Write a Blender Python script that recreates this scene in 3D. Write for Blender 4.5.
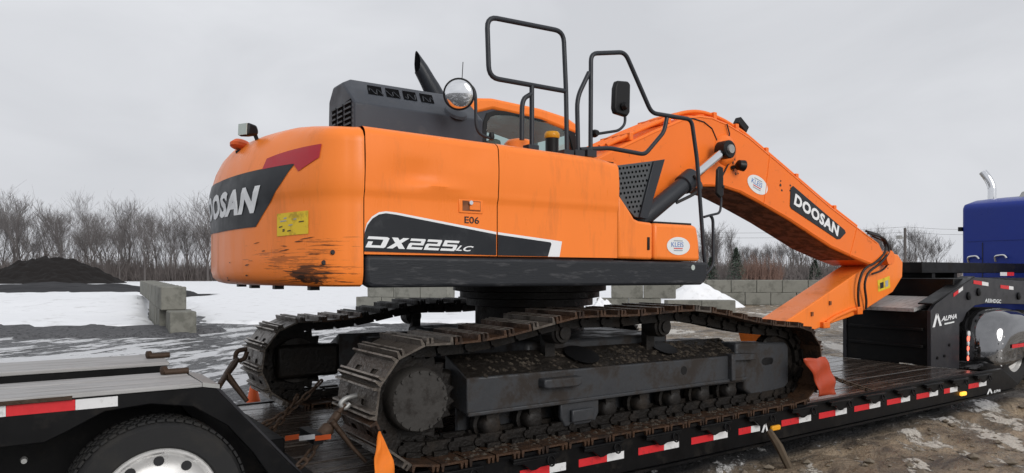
import bpy, bmesh, math, random
import numpy as np
from mathutils import Vector, Matrix, noise as mnoise
random.seed(7)
rng = np.random.default_rng(7)
S = bpy.context.scene
for o in list(bpy.data.objects): bpy.data.objects.remove(o)
COL = S.collection
# ------------------------------------------------------------------ camera
FPX = 710.0; HOR = 272.0; VPX = 1550.0
YAW = math.atan((VPX-512)/FPX)
CAM = (-3.82, -5.30, 1.205)
FW = (math.cos(YAW), math.sin(YAW)); RT = (math.sin(YAW), -math.cos(YAW))
cd = bpy.data.cameras.new('camera'); cam = bpy.data.objects.new('camera', cd); COL.objects.link(cam)
cd.sensor_width = 36; cd.lens = FPX/1024*36; cd.clip_start = .1; cd.clip_end = 3000
cd.shift_y = (HOR-236.5)/1024
cam.location = CAM; cam.rotation_euler = (math.pi/2, 0, YAW-math.pi/2)
S.camera = cam
# ------------------------------------------------------------------ overcast sky, weak wide sun
SUN_EL = 25; SUN_AZ = 268      # azimuth of the sun measured from +X towards +Y
W = bpy.data.worlds.new('World'); S.world = W; W.use_nodes = True
nt = W.node_tree; bg = nt.nodes['Background']
sky = nt.nodes.new('ShaderNodeTexSky'); sky.sky_type = 'NISHITA'; sky.sun_disc = False
sky.sun_elevation = math.radians(SUN_EL); sky.sun_rotation = math.radians(90-SUN_AZ); sky.dust_density = 4
hs = nt.nodes.new('ShaderNodeHueSaturation'); hs.inputs['Saturation'].default_value = .12
nt.links.new(sky.outputs[0], hs.inputs['Color'])
tc = nt.nodes.new('ShaderNodeTexCoord'); mp = nt.nodes.new('ShaderNodeMapping'); mp.inputs['Scale'].default_value = (1, 1, 2.2)
nz = nt.nodes.new('ShaderNodeTexNoise'); nz.inputs['Scale'].default_value = 2.4; nz.inputs['Detail'].default_value = 6; nz.inputs['Distortion'].default_value = .5; nz.inputs['Roughness'].default_value = .5
nt.links.new(tc.outputs['Generated'], mp.inputs[0]); nt.links.new(mp.outputs[0], nz.inputs['Vector'])
cr = nt.nodes.new('ShaderNodeValToRGB'); e = cr.color_ramp.elements
e[0].position = .34; e[0].color = (.59, .605, .64, 1); e[1].position = .66; e[1].color = (.71, .725, .76, 1)
nt.links.new(nz.outputs['Fac'], cr.inputs[0])
ml = nt.nodes.new('ShaderNodeMixRGB'); ml.blend_type = 'MULTIPLY'; ml.inputs[0].default_value = 1; ml.inputs[2].default_value = (10, 10, 10, 1)
nt.links.new(cr.outputs[0], ml.inputs[1])
mx = nt.nodes.new('ShaderNodeMixRGB'); mx.inputs[0].default_value = .93
nt.links.new(hs.outputs[0], mx.inputs[1]); nt.links.new(ml.outputs[0], mx.inputs[2]); nt.links.new(mx.outputs[0], bg.inputs[0])
bg.inputs[1].default_value = .1
sl = bpy.data.lights.new('sun', 'SUN'); so = bpy.data.objects.new('sun', sl); COL.objects.link(so)
sl.energy = 1.5; sl.angle = math.radians(30); sl.color = (1, .97, .93)
sv = Vector((math.cos(math.radians(SUN_AZ))*math.cos(math.radians(SUN_EL)), math.sin(math.radians(SUN_AZ))*math.cos(math.radians(SUN_EL)), math.sin(math.radians(SUN_EL))))
so.rotation_euler = sv.to_track_quat('Z', 'Y').to_euler(); so.location = (0, 0, 30)
S.view_settings.view_transform = 'Standard'; S.view_settings.look = 'None'; S.view_settings.gamma = 1
S.view_settings.exposure = 0.12
S.render.resolution_x = 1024; S.render.resolution_y = 473
GZ = -.39                      # ground level; the trailer deck is z = 0

# ------------------------------------------------------------------ helpers
def ray(px, py):
    k = (px-512)/FPX
    return (FW[0]+k*RT[0], FW[1]+k*RT[1], -(py-HOR)/FPX)
def at(px, py, **kw):
    d = ray(px, py); (ax, v), = kw.items()
    i = 'XYZ'.index(ax); t = (v-CAM[i])/d[i]
    return Vector((CAM[0]+t*d[0], CAM[1]+t*d[1], CAM[2]+t*d[2]))
def proj(x, y, z):
    dx, dy = x-CAM[0], y-CAM[1]
    d = dx*FW[0]+dy*FW[1]; rr = dx*RT[0]+dy*RT[1]
    return 512+FPX*rr/d, HOR-FPX*(z-CAM[2])/d
def world(lat, dep):           # metres to the right of / in front of the viewpoint -> place on the ground
    return CAM[0]+FW[0]*dep+RT[0]*lat, CAM[1]+FW[1]*dep+RT[1]*lat
def xz(pts, Y): return [(lambda p: (p.x, p.z))(at(a, b, Y=Y)) for a, b in pts]

class MB:
    def __init__(s): s.v = []; s.f = []
    def add(s, vs, fs):
        n = len(s.v); s.v += [tuple(v) for v in vs]; s.f += [tuple(i+n for i in f) for f in fs]; return s
    def box(s, c, d, M=None):
        x, y, z = d[0]/2, d[1]/2, d[2]/2
        vs = [Vector((a*x, b*y, k*z)) for k in (-1, 1) for a, b in ((-1, -1), (1, -1), (1, 1), (-1, 1))]
        if M: vs = [M @ v for v in vs]
        vs = [v+Vector(c) for v in vs]
        return s.add(vs, [(3, 2, 1, 0), (4, 5, 6, 7), (0, 1, 5, 4), (1, 2, 6, 5), (2, 3, 7, 6), (3, 0, 4, 7)])
    def span(s, x0, x1, y0, y1, z0, z1): return s.box(((x0+x1)/2, (y0+y1)/2, (z0+z1)/2), (abs(x1-x0), abs(y1-y0), abs(z1-z0)))
    def prism(s, poly, y0, y1, fn=None):
        # poly in (x,z); extruded along y
        a = sum(poly[i][0]*poly[(i+1) % len(poly)][1]-poly[(i+1) % len(poly)][0]*poly[i][1] for i in range(len(poly)))
        if a < 0: poly = poly[::-1]
        if y0 > y1: y0, y1 = y1, y0
        fn = fn or (lambda x, y, z: (x, y, z))
        n = len(poly); vs = [fn(x, y0, z) for x, z in poly]+[fn(x, y1, z) for x, z in poly]
        fs = [tuple(range(n)), tuple(range(2*n-1, n-1, -1))]+[((i+1) % n, i, i+n, (i+1) % n+n) for i in range(n)]
        return s.add(vs, fs)
    def tube(s, pts, r, n=8, cap=True):
        pts = [Vector(p) for p in pts]; m = len(pts); rs = r if isinstance(r, (list, tuple)) else [r]*m
        t0 = (pts[1]-pts[0]).normalized(); u = t0.orthogonal().normalized(); vs = []
        for i, p in enumerate(pts):
            t = (pts[min(i+1, m-1)]-pts[max(i-1, 0)]).normalized()
            u = (u-t*u.dot(t)).normalized(); w = t.cross(u)
            for k in range(n):
                a = 2*math.pi*k/n; vs.append(p+(u*math.cos(a)+w*math.sin(a))*rs[i])
        fs = [(i*n+k, i*n+(k+1) % n, (i+1)*n+(k+1) % n, (i+1)*n+k) for i in range(m-1) for k in range(n)]
        if cap: fs += [tuple(range(n-1, -1, -1)), tuple(range((m-1)*n, m*n))]
        return s.add(vs, fs)
    def lathe(s, prof, c, axis, n=24, cap=True):
        # prof: (radius, distance along axis)
        ax = Vector(axis).normalized(); u = ax.orthogonal().normalized(); w = ax.cross(u); c = Vector(c); vs = []
        for r, h in prof:
            for k in range(n):
                a = 2*math.pi*k/n; vs.append(c+ax*h+(u*math.cos(a)+w*math.sin(a))*r)
        m = len(prof)
        fs = [(i*n+k, i*n+(k+1) % n, (i+1)*n+(k+1) % n, (i+1)*n+k) for i in range(m-1) for k in range(n)]
        if cap: fs += [tuple(range(n-1, -1, -1)), tuple(range((m-1)*n, m*n))]
        return s.add(vs, fs)
    def grid(s, P):
        # P[i][j] points
        m, n = len(P), len(P[0]); vs = [p for row in P for p in row]
        return s.add(vs, [(i*n+j, i*n+j+1, (i+1)*n+j+1, (i+1)*n+j) for i in range(m-1) for j in range(n-1)])
    def mesh(s, name):
        me = bpy.data.meshes.new(name); me.from_pydata(s.v, [], s.f); me.update(); return me

def link(name, me, mat=None, parent=None):
    o = bpy.data.objects.new(name, me); COL.objects.link(o)
    if mat is not None and me is not None and not me.materials: me.materials.append(mat)
    if parent is not None:
        o.parent = parent
        if parent.type == 'EMPTY': o.matrix_parent_inverse = Matrix.Translation(-Vector(parent.location))
    return o
def obj(name, mb, mat, parent=None, bevel=0, smooth=None, seg=2):
    me = mb.mesh(name)
    bm = bmesh.new(); bm.from_mesh(me); bmesh.ops.recalc_face_normals(bm, faces=bm.faces); bm.to_mesh(me); bm.free()
    if smooth is not None:
        me.shade_smooth(); me.set_sharp_from_angle(angle=math.radians(smooth))
    o = link(name, me, mat, parent)
    if bevel:
        b = o.modifiers.new('bevel', 'BEVEL'); b.width = bevel; b.segments = seg; b.limit_method = 'ANGLE'; b.angle_limit = math.radians(35)
        if smooth is None: me.shade_smooth(); me.set_sharp_from_angle(angle=math.radians(50))
    return o
def tag(o, label, cat, group=None, kind=None):
    o['label'] = label; o['category'] = cat
    if group: o['group'] = group
    if kind: o['kind'] = kind
    return o
def thing(name, loc, label, cat, group=None):
    o = bpy.data.objects.new(name, None); COL.objects.link(o); o.location = loc; o.empty_display_size = .2
    return tag(o, label, cat, group)
def structure(o): o['kind'] = 'structure'; return o
def copy_tree(src, parent=None):
    c = src.copy(); COL.objects.link(c)
    if parent is not None: c.parent = parent
    for ch in list(src.children): copy_tree(ch, c)
    return c
def rounded(pts, r=.06, n=5):
    """polyline with its corners rounded"""
    pts = [Vector(p) for p in pts]; out = [pts[0]]
    for i in range(1, len(pts)-1):
        a, b, c = pts[i-1], pts[i], pts[i+1]
        d1 = min(r, (a-b).length*.45); d2 = min(r, (c-b).length*.45)
        p = b+(a-b).normalized()*d1; q = b+(c-b).normalized()*d2
        for k in range(n+1):
            t = k/n; out.append(p*(1-t)**2+b*2*t*(1-t)+q*t*t)
    out.append(pts[-1]); return out
def text_geo(txt, bold=.02, shear=0, space=1.0):
    """letters of the built-in face as triangles, scaled into the unit box"""
    cu = bpy.data.curves.new('t', 'FONT'); cu.body = txt; cu.offset = bold; cu.shear = shear; cu.space_character = space
    cu.fill_mode = 'FRONT'; cu.dimensions = '2D'; cu.resolution_u = 3
    o = bpy.data.objects.new('t', cu); COL.objects.link(o)
    dg = bpy.context.evaluated_depsgraph_get(); me = o.evaluated_get(dg).to_mesh()
    vs = [tuple(v.co) for v in me.vertices]; fs = [tuple(p.vertices) for p in me.polygons]
    o.evaluated_get(dg).to_mesh_clear(); bpy.data.objects.remove(o); bpy.data.curves.remove(cu)
    x0 = min(v[0] for v in vs); x1 = max(v[0] for v in vs); y0 = min(v[1] for v in vs); y1 = max(v[1] for v in vs)
    return [((v[0]-x0)/(x1-x0), (v[1]-y0)/(y1-y0)) for v in vs], fs
def text_on(name, txt, p0, pu, pv, mat, parent, **kw):
    """flat lettering: p0 lower left corner, pu lower right, pv upper left"""
    vs, fs = text_geo(txt, **kw); p0, pu, pv = Vector(p0), Vector(pu), Vector(pv)
    return link(name, MB().add([p0+(pu-p0)*a+(pv-p0)*b for a, b in vs], fs).mesh(name), mat, parent)
def slice_geo(vs, fs, axis, cuts):
    bm = bmesh.new(); bv = [bm.verts.new((v[0], v[1], 0)) for v in vs]
    for f in fs:
        try: bm.faces.new([bv[i] for i in f])
        except ValueError: pass
    bmesh.ops.triangulate(bm, faces=bm.faces[:])
    for c in cuts:
        co = [0, 0, 0]; no = [0, 0, 0]; co[axis] = c; no[axis] = 1
        bmesh.ops.bisect_plane(bm, geom=bm.verts[:]+bm.edges[:]+bm.faces[:], plane_co=co, plane_no=no)
    bm.verts.index_update()
    r = [(v.co.x, v.co.y) for v in bm.verts], [tuple(v.index for v in f.verts) for f in bm.faces]
    bm.free(); return r

# ------------------------------------------------------------------ materials
def mat(name, col, rough=.5, metal=0, coat=0, var=.12, scale=6, dirt=None, dirt_amt=0, dirt_scale=3, bump=0, bump_scale=40, rvar=.1, spec=.32, stretch=(1, 1, 1), dirt_sharp=.12, thr=None):
    m = bpy.data.materials.new(name); m.use_nodes = True; n = m.node_tree.nodes; l = m.node_tree.links
    b = n['Principled BSDF']; b.inputs['Metallic'].default_value = metal; b.inputs['Coat Weight'].default_value = coat; b.inputs['Coat Roughness'].default_value = .12
    b.inputs['Specular IOR Level'].default_value = spec
    tcn = n.new('ShaderNodeTexCoord'); mpn = n.new('ShaderNodeMapping'); mpn.inputs['Scale'].default_value = stretch
    oi_ = n.new('ShaderNodeObjectInfo'); ofs = n.new('ShaderNodeVectorMath'); ofs.operation = 'MULTIPLY_ADD'
    l.new(oi_.outputs['Random'], ofs.inputs[0]); ofs.inputs[1].default_value = (37, 23, 11); l.new(tcn.outputs['Object'], ofs.inputs[2]); l.new(ofs.outputs[0], mpn.inputs[0])
    t = n.new('ShaderNodeTexNoise'); t.inputs['Scale'].default_value = scale; t.inputs['Detail'].default_value = 6; t.inputs['Roughness'].default_value = .62
    l.new(mpn.outputs[0], t.inputs['Vector'])
    c = n.new('ShaderNodeMixRGB'); c.inputs[1].default_value = tuple(max(0, x*(1-var)) for x in col)+(1,); c.inputs[2].default_value = tuple(min(1, x*(1+var)) for x in col)+(1,)
    l.new(t.outputs['Fac'], c.inputs[0]); out = c.outputs[0]
    r = n.new('ShaderNodeMapRange'); r.inputs['From Min'].default_value = .3; r.inputs['From Max'].default_value = .7
    r.inputs['To Min'].default_value = max(.02, rough-rvar); r.inputs['To Max'].default_value = min(1, rough+rvar); l.new(t.outputs['Fac'], r.inputs['Value'])
    rout = r.outputs[0]
    if dirt:
        t2 = n.new('ShaderNodeTexNoise'); t2.inputs['Scale'].default_value = dirt_scale; t2.inputs['Detail'].default_value = 8; t2.inputs['Roughness'].default_value = .68
        l.new(mpn.outputs[0], t2.inputs['Vector'])
        r2 = n.new('ShaderNodeMapRange'); lo = thr if thr is not None else .5
        r2.inputs['From Min'].default_value = lo; r2.inputs['From Max'].default_value = lo+dirt_sharp; r2.inputs['To Max'].default_value = dirt_amt
        l.new(t2.outputs['Fac'], r2.inputs['Value'])
        d = n.new('ShaderNodeMixRGB'); d.inputs[2].default_value = tuple(dirt)+(1,); l.new(r2.outputs[0], d.inputs[0]); l.new(out, d.inputs[1]); out = d.outputs[0]
        rm = n.new('ShaderNodeMath'); rm.operation = 'MULTIPLY_ADD'; rm.inputs[1].default_value = .4; l.new(r2.outputs[0], rm.inputs[0]); l.new(rout, rm.inputs[2]); rout = rm.outputs[0]
    l.new(out, b.inputs['Base Color']); l.new(rout, b.inputs['Roughness'])
    if bump:
        t3 = n.new('ShaderNodeTexNoise'); t3.inputs['Scale'].default_value = bump_scale; t3.inputs['Detail'].default_value = 6; l.new(mpn.outputs[0], t3.inputs['Vector'])
        bp = n.new('ShaderNodeBump'); bp.inputs['Strength'].default_value = bump; bp.inputs['Distance'].default_value = .02
        l.new(t3.outputs['Fac'], bp.inputs['Height']); l.new(bp.outputs[0], b.inputs['Normal'])
    return m
M = {}
M['orange'] = mat('orange_paint', (.93, .228, .034), .33, spec=.30, var=.04, scale=2.5, dirt=(.34, .10, .03), dirt_amt=.26, dirt_scale=2.2, thr=.55, bump=.16, bump_scale=2.2, stretch=(2.2, 2.2, .45))
M['boom'] = mat('orange_boom_paint', (.88, .185, .022), .38, spec=.28, var=.07, scale=3, dirt=(.16, .06, .025), dirt_amt=.5, dirt_scale=7, thr=.60, dirt_sharp=.1, bump=.04, bump_scale=5)
M['under'] = mat('brown_orange', (.26, .085, .03), .6, var=.3, dirt=(.03, .02, .014), dirt_amt=.6, dirt_scale=8, thr=.45)  # darker brownish orange for the boom underside, latch pocket and lugs
M['hood'] = mat('slate_paint', (.040, .045, .056), .45, var=.06, dirt=(.12, .12, .12), dirt_amt=.25, dirt_scale=6, thr=.55)
M['skirt'] = mat('scuffed_charcoal', (.014, .016, .020), .5, var=.15, spec=.35, dirt=(.10, .10, .105), dirt_amt=.45, dirt_scale=7, thr=.54, stretch=(.7, 1, 4), bump=.1, bump_scale=30)
M['decal'] = mat('black_vinyl', (.012, .014, .018), .42, spec=.3, var=.1, dirt=(.08, .085, .09), dirt_amt=.2, dirt_scale=5)
M['white'] = mat('white_vinyl', (.78, .79, .80), .45, var=.04)
M['redlens'] = mat('red_reflector', (.42, .022, .035), .4, var=.12, scale=25)
M['yellow'] = mat('yellow_sticker', (.75, .52, .03), .5, var=.1, dirt=(.25, .15, .04), dirt_amt=.6, dirt_scale=12)
M['rail'] = mat('grey_rail_paint', (.022, .025, .031), .42, spec=.35, var=.1)
M['black'] = mat('black_plastic', (.006, .006, .0065), .45, spec=.3, var=.2, rvar=.1)
M['steel'] = mat('track_frame_paint', (.036, .038, .042), .48, spec=.35, var=.2, scale=4, dirt=(.026, .019, .014), dirt_amt=.8, dirt_scale=4, thr=.47, bump=.12, bump_scale=25)
M['shoe'] = mat('rusty_track_steel', (.072, .039, .023), .36, metal=.3, var=.55, scale=7, dirt=(.010, .007, .006), dirt_amt=.8, dirt_scale=7, thr=.47, bump=.35, bump_scale=45)
M['shoe2'] = mat('worn_track_steel', (.115, .098, .083), .34, metal=.35, var=.4, scale=12, dirt=(.03, .024, .02), dirt_amt=.7, dirt_scale=8, bump=.3, bump_scale=45)
M['chain'] = mat('greasy_shaded_link', (.008, .0065, .0055), .5, metal=.2, spec=.3, var=.4, dirt=(.03, .022, .016), dirt_amt=.5, bump=.4)  # base kept near-black to deepen the shade under the machine
M['roller'] = mat('worn_shaded_roller', (.014, .0125, .0115), .5, metal=.1, spec=.25, var=.3, scale=10, dirt=(.03, .022, .016), dirt_amt=.7, bump=.3)  # worn steel, colour darkened for the shade below the frame
M['cover'] = mat('final_drive_grey', (.040, .037, .034), .6, var=.2, spec=.3, scale=7, dirt=(.016, .013, .011), dirt_amt=.75, dirt_scale=6, thr=.5, bump=.15)
M['mud'] = mat('packed_mud', (.042, .033, .025), .85, var=.5, scale=14, dirt=(.10, .085, .065), dirt_amt=.5, dirt_scale=9, bump=1, bump_scale=30)
M['chrome'] = mat('chrome', (.75, .76, .78), .12, metal=1, var=.03)
M['mirror'] = mat('mirror_glass', (.82, .83, .84), .03, metal=1, var=.01, rvar=.01)
M['galv'] = mat('weathered_zinc', (.36, .36, .35), .5, metal=.6, var=.2)
M['lens'] = mat('lamp_glass', (.42, .47, .44), .2, var=.1)
M['hose'] = mat('rubber_hose', (.022, .02, .02), .5, var=.2)
M['trailer'] = mat('black_trailer_paint', (.004, .004, .0045), .40, spec=.16, var=.3, dirt=(.03, .025, .02), dirt_amt=.35, dirt_scale=5, thr=.54)
M['trailer2'] = mat('grey_trailer_plate', (.022, .022, .026), .40, spec=.35, var=.15, dirt=(.04, .035, .03), dirt_amt=.4, dirt_scale=5, thr=.55)
M['tape_red'] = mat('red_tape', (.60, .022, .028), .45, var=.15, scale=30, dirt=(.08, .03, .03), dirt_amt=.5, dirt_scale=20, thr=.57)
M['tape_white'] = mat('white_tape', (.70, .70, .70), .45, var=.06, scale=30, dirt=(.2, .19, .18), dirt_amt=.5, dirt_scale=20, thr=.57)
M['plank'] = mat('weathered_grey_board', (.36, .355, .35), .5, var=.25, scale=5, stretch=(.35, 6, 6), dirt=(.15, .14, .13), dirt_amt=.5, dirt_scale=4, bump=.2, bump_scale=20)
M['deck'] = mat('wet_deck_board', (.034, .025, .020), .20, var=.5, scale=4, stretch=(.4, 5, 5), dirt=(.13, .11, .092), dirt_amt=.6, dirt_scale=3, thr=.52, bump=.10, bump_scale=14, rvar=.13, spec=1.0)
M['tyre'] = mat('tyre_rubber', (.016, .016, .0165), .7, var=.25, dirt=(.05, .046, .04), dirt_amt=.35, dirt_scale=6)
M['alu'] = mat('polished_alloy', (.85, .84, .82), .32, metal=.55, var=.1)
M['blue'] = mat('blue_truck_paint', (.010, .032, .26), .35, spec=.3, coat=.1, var=.08, scale=2)
M['rust'] = mat('rusty_chain', (.055, .034, .022), .6, metal=.3, var=.5, scale=18, bump=.4)
M['strap'] = mat('orange_webbing', (.80, .20, .02), .75, var=.15, scale=20)
M['cone'] = mat('cone_plastic', (.78, .13, .03), .5, var=.1)
M['concrete'] = mat('ecology_block_concrete', (.20, .197, .172), .85, var=.22, scale=3, dirt=(.10, .10, .085), dirt_amt=.6, dirt_scale=2.2, thr=.5, bump=.4, bump_scale=14)
M['snow'] = mat('snow', (.86, .87, .89), .75, var=.03, scale=1.5, dirt=(.45, .44, .43), dirt_amt=.5, dirt_scale=1.6, thr=.56, bump=.7, bump_scale=4)
M['soil'] = mat('dark_soil', (.011, .009, .0085), .95, var=.6, scale=5, bump=1, bump_scale=6)
M['gravel'] = mat('dark_gravel', (.105, .105, .11), .9, var=.7, scale=16, dirt=(.03, .03, .033), dirt_amt=.85, dirt_scale=12, bump=1, bump_scale=20)
M['gravel2'] = mat('charcoal_gravel', (.030, .030, .033), .9, var=.7, scale=8, bump=1, bump_scale=8)
M['stone'] = mat('muddy_stone', (.17, .14, .105), .8, var=.4, scale=6)
M['bark'] = mat('winter_bark', (.105, .095, .092), .9, var=.3, scale=3)
M['twig'] = mat('winter_twigs', (.13, .12, .118), .9, var=.3, scale=.8)
M['brush'] = mat('brown_brush', (.13, .113, .107), .95, var=.35, scale=.3)
M['redbrush'] = mat('russet_leaves', (.15, .092, .072), .9, var=.4, scale=.8)
M['needle'] = mat('evergreen_needles', (.075, .10, .075), .85, var=.4, scale=1.5)
M['wood'] = mat('split_wood', (.085, .062, .04), .8, var=.4, stretch=(4, 4, .5))
M['hole'] = mat('dark_opening', (.003, .003, .0035), .9, spec=.05)
M['seal'] = mat('door_gap_rubber', (.035, .012, .006), .8)
def emit(name, col, st, base=(.5, .2, .02)):
    m = mat(name, base, .3); b = m.node_tree.nodes['Principled BSDF']
    b.inputs['Emission Color'].default_value = col+(1,); b.inputs['Emission Strength'].default_value = st; return m
M['amber_on'] = emit('lit_amber_lamp', (1, .45, .05), 1.6)
M['amber'] = mat('amber_lens', (.80, .36, .02), .3)
M['red_on'] = emit('lit_red_lamp', (1, .16, .10), 2.2, (.5, .02, .02))
g = bpy.data.materials.new('tinted_glass'); g.use_nodes = True; n_ = g.node_tree.nodes; l_ = g.node_tree.links
n_.remove(n_['Principled BSDF']); tb_ = n_.new('ShaderNodeBsdfTransparent'); tb_.inputs[0].default_value = (.70, .79, .77, 1)
gl_ = n_.new('ShaderNodeBsdfGlossy'); gl_.inputs['Roughness'].default_value = .03; fr_ = n_.new('ShaderNodeFresnel'); fr_.inputs[0].default_value = 1.5
ms_ = n_.new('ShaderNodeMixShader'); l_.new(fr_.outputs[0], ms_.inputs[0]); l_.new(tb_.outputs[0], ms_.inputs[1]); l_.new(gl_.outputs[0], ms_.inputs[2]); l_.new(ms_.outputs[0], n_['Material Output'].inputs[0])
M['glass'] = g
# ================================================================== THE SETTING
def fbm(x, y, sc, oct=4, seed=0.0, rough=.5):
    a = 1; t = 0; n = 0
    for i in range(oct):
        t += a*mnoise.noise(Vector((x*sc+seed, y*sc-seed*1.7, seed*.31))); n += a; a *= rough; sc *= 2.03
    return t/n
def sstep(a, b, x):
    t = max(0, min(1, (x-a)/(b-a))); return t*t*(3-2*t)
def axis(lo, hi, step, far0, far1, k=1.16):
    c = list(np.arange(lo, hi, step)); s = step; x = c[-1]; up = []
    while x < far1: s *= k; x += s; up.append(x)
    s = step; x = lo; dn = []
    while x > far0: s *= k; x -= s; dn.append(x)
    return dn[::-1]+c+up
def ground_height(x, y):
    h = .03*fbm(x, y, .35, 3, 3.1)
    near = sstep(14, 5, abs(x-4))*sstep(7, 3, abs(y+3.2))
    h += .10*near*fbm(x, y, 1.3, 4, 9.2)+.07*near*fbm(x*.6+y*.2, y*1.6, 3.1, 3, 5.5)
    return GZ+h-.02
xs = axis(-5, 11, .11, -900, 1400); ys = axis(-4.2, 1.5, .10, -60, 1500, 1.13)
gv = []; snow_b = []; brown_b = []
for x in xs:
    for y in ys:
        gv.append((x, y, ground_height(x, y) if abs(x) < 60 and y < 60 else GZ-.02))
        dx, dy = x-CAM[0], y-CAM[1]; dep = dx*FW[0]+dy*FW[1]; lat = dx*RT[0]+dy*RT[1]
        px = 512+FPX*lat/max(dep, .5)
        near_r = sstep(-1.3, -1.7, y)*sstep(-1.5, .5, x)
        b = .41+.05*near_r                        # share of slush on the churned yard
        b += .075*sstep(7, 11, dep)*sstep(24, 15, dep)*sstep(0, -4, lat)
        b += .40*sstep(40, 75, dep)
        snow_b.append(b); brown_b.append(max(near_r, .8*sstep(6, 9, x)))
nx, ny = len(xs), len(ys)
gme = bpy.data.meshes.new('ground'); gme.from_pydata(gv, [], [(i*ny+j, (i+1)*ny+j, (i+1)*ny+j+1, i*ny+j+1) for i in range(nx-1) for j in range(ny-1)])
for nm, dat in (('slush', snow_b), ('brown', brown_b)):
    at_ = gme.attributes.new(nm, 'FLOAT', 'POINT'); at_.data.foreach_set('value', dat)
gme.shade_smooth()
gm = bpy.data.materials.new('slushy_yard'); gm.use_nodes = True; n = gm.node_tree.nodes; l = gm.node_tree.links; pb = n['Principled BSDF']
def N(t, **kw):
    q = n.new(t)
    for k, v in kw.items(): q.inputs[k].default_value = v
    return q
def math_(op, a, b=None):
    q = n.new('ShaderNodeMath'); q.operation = op
    for i, v in enumerate((a, b)):
        if v is None: continue
        if isinstance(v, (int, float)): q.inputs[i].default_value = v
        else: l.new(v, q.inputs[i])
    return q.outputs[0]
def mixc(f, a, b):
    q = n.new('ShaderNodeMixRGB')
    for i, v in enumerate((f, a, b)):
        if isinstance(v, tuple): q.inputs[i].default_value = v+(1,)
        elif isinstance(v, float): q.inputs[i].default_value = v
        else: l.new(v, q.inputs[i])
    return q.outputs[0]
tcn = n.new('ShaderNodeTexCoord'); P = tcn.outputs['Object']
mpr = n.new('ShaderNodeMapping'); mpr.inputs['Rotation'].default_value = (0, 0, -YAW+.25); l.new(P, mpr.inputs[0])
mpn = n.new('ShaderNodeMapping'); mpn.inputs['Scale'].default_value = (.42, 1.0, 1); l.new(mpr.outputs[0], mpn.inputs[0])
big = N('ShaderNodeTexNoise', Scale=.55, Detail=9., Roughness=.68, Distortion=.4); l.new(mpn.outputs[0], big.inputs['Vector'])
fine = N('ShaderNodeTexNoise', Scale=38., Detail=5., Roughness=.7); l.new(P, fine.inputs['Vector'])
mid = N('ShaderNodeTexNoise', Scale=3.2, Detail=8., Roughness=.7); l.new(mpn.outputs[0], mid.inputs['Vector'])
vor = N('ShaderNodeTexVoronoi', Scale=26.); l.new(P, vor.inputs['Vector'])
asl = n.new('ShaderNodeAttribute'); asl.attribute_name = 'slush'; abr = n.new('ShaderNodeAttribute'); abr.attribute_name = 'brown'
gravel_c = mixc(fine.outputs['Fac'], (.012, .013, .015), (.10, .10, .105))
gravel_c = mixc(mid.outputs['Fac'], gravel_c, (.036, .037, .040))
mpm = n.new('ShaderNodeMapping'); mpm.inputs['Scale'].default_value = (.55, 1.5, 1); mpm.inputs['Rotation'].default_value = (0, 0, -.12); l.new(P, mpm.inputs[0])
churn = N('ShaderNodeTexNoise', Scale=1.7, Detail=10., Roughness=.66, Distortion=1.1); l.new(mpm.outputs[0], churn.inputs['Vector'])
cs = n.new('ShaderNodeMapRange'); cs.inputs['From Min'].default_value = .36; cs.inputs['From Max'].default_value = .64; l.new(churn.outputs['Fac'], cs.inputs['Value'])
mud_c = mixc(cs.outputs[0], (.024, .015, .008), (.48, .36, .23)); mud_c = mixc(.28, mud_c, mixc(fine.outputs['Fac'], (.02, .014, .009), (.32, .25, .18)))
base_c = mixc(abr.outputs['Fac'], gravel_c, mud_c)
v = math_('ADD', math_('MULTIPLY', big.outputs['Fac'], .62), math_('MULTIPLY', mid.outputs['Fac'], .48))
crust = N('ShaderNodeTexNoise', Scale=9., Detail=6., Roughness=.7); l.new(P, crust.inputs['Vector'])
v = math_('ADD', v, math_('MULTIPLY', math_('SUBTRACT', crust.outputs['Fac'], .5), .13))
v = math_('ADD', math_('SUBTRACT', v, 1.0), asl.outputs['Fac'])
mr = n.new('ShaderNodeMapRange'); mr.inputs['From Min'].default_value = .0; mr.inputs['From Max'].default_value = .022; l.new(v, mr.inputs['Value'])
slush_c = mixc(abr.outputs['Fac'], (.72, .725, .74), (.62, .56, .47))
slush_c = mixc(math_('MULTIPLY', mid.outputs['Fac'], .3), slush_c, (.42, .42, .42))
l.new(mixc(mr.outputs[0], base_c, slush_c), pb.inputs['Base Color'])
wet = n.new('ShaderNodeMapRange'); wet.inputs['From Min'].default_value = .38; wet.inputs['From Max'].default_value = .62; wet.inputs['To Min'].default_value = .18; wet.inputs['To Max'].default_value = .85
l.new(mid.outputs['Fac'], wet.inputs['Value']); l.new(wet.outputs[0], pb.inputs['Roughness'])
hgt = math_('ADD', math_('ADD', math_('ADD', math_('MULTIPLY', mid.outputs['Fac'], 1.0), math_('MULTIPLY', churn.outputs['Fac'], .9)), math_('MULTIPLY', fine.outputs['Fac'], .25)), math_('ADD', math_('MULTIPLY', vor.outputs['Distance'], .12), math_('MULTIPLY', mr.outputs[0], .35)))
bp = N('ShaderNodeBump', Strength=1.0, Distance=.07); l.new(hgt, bp.inputs['Height']); l.new(bp.outputs[0], pb.inputs['Normal'])
structure(link('ground', gme, gm))

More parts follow.
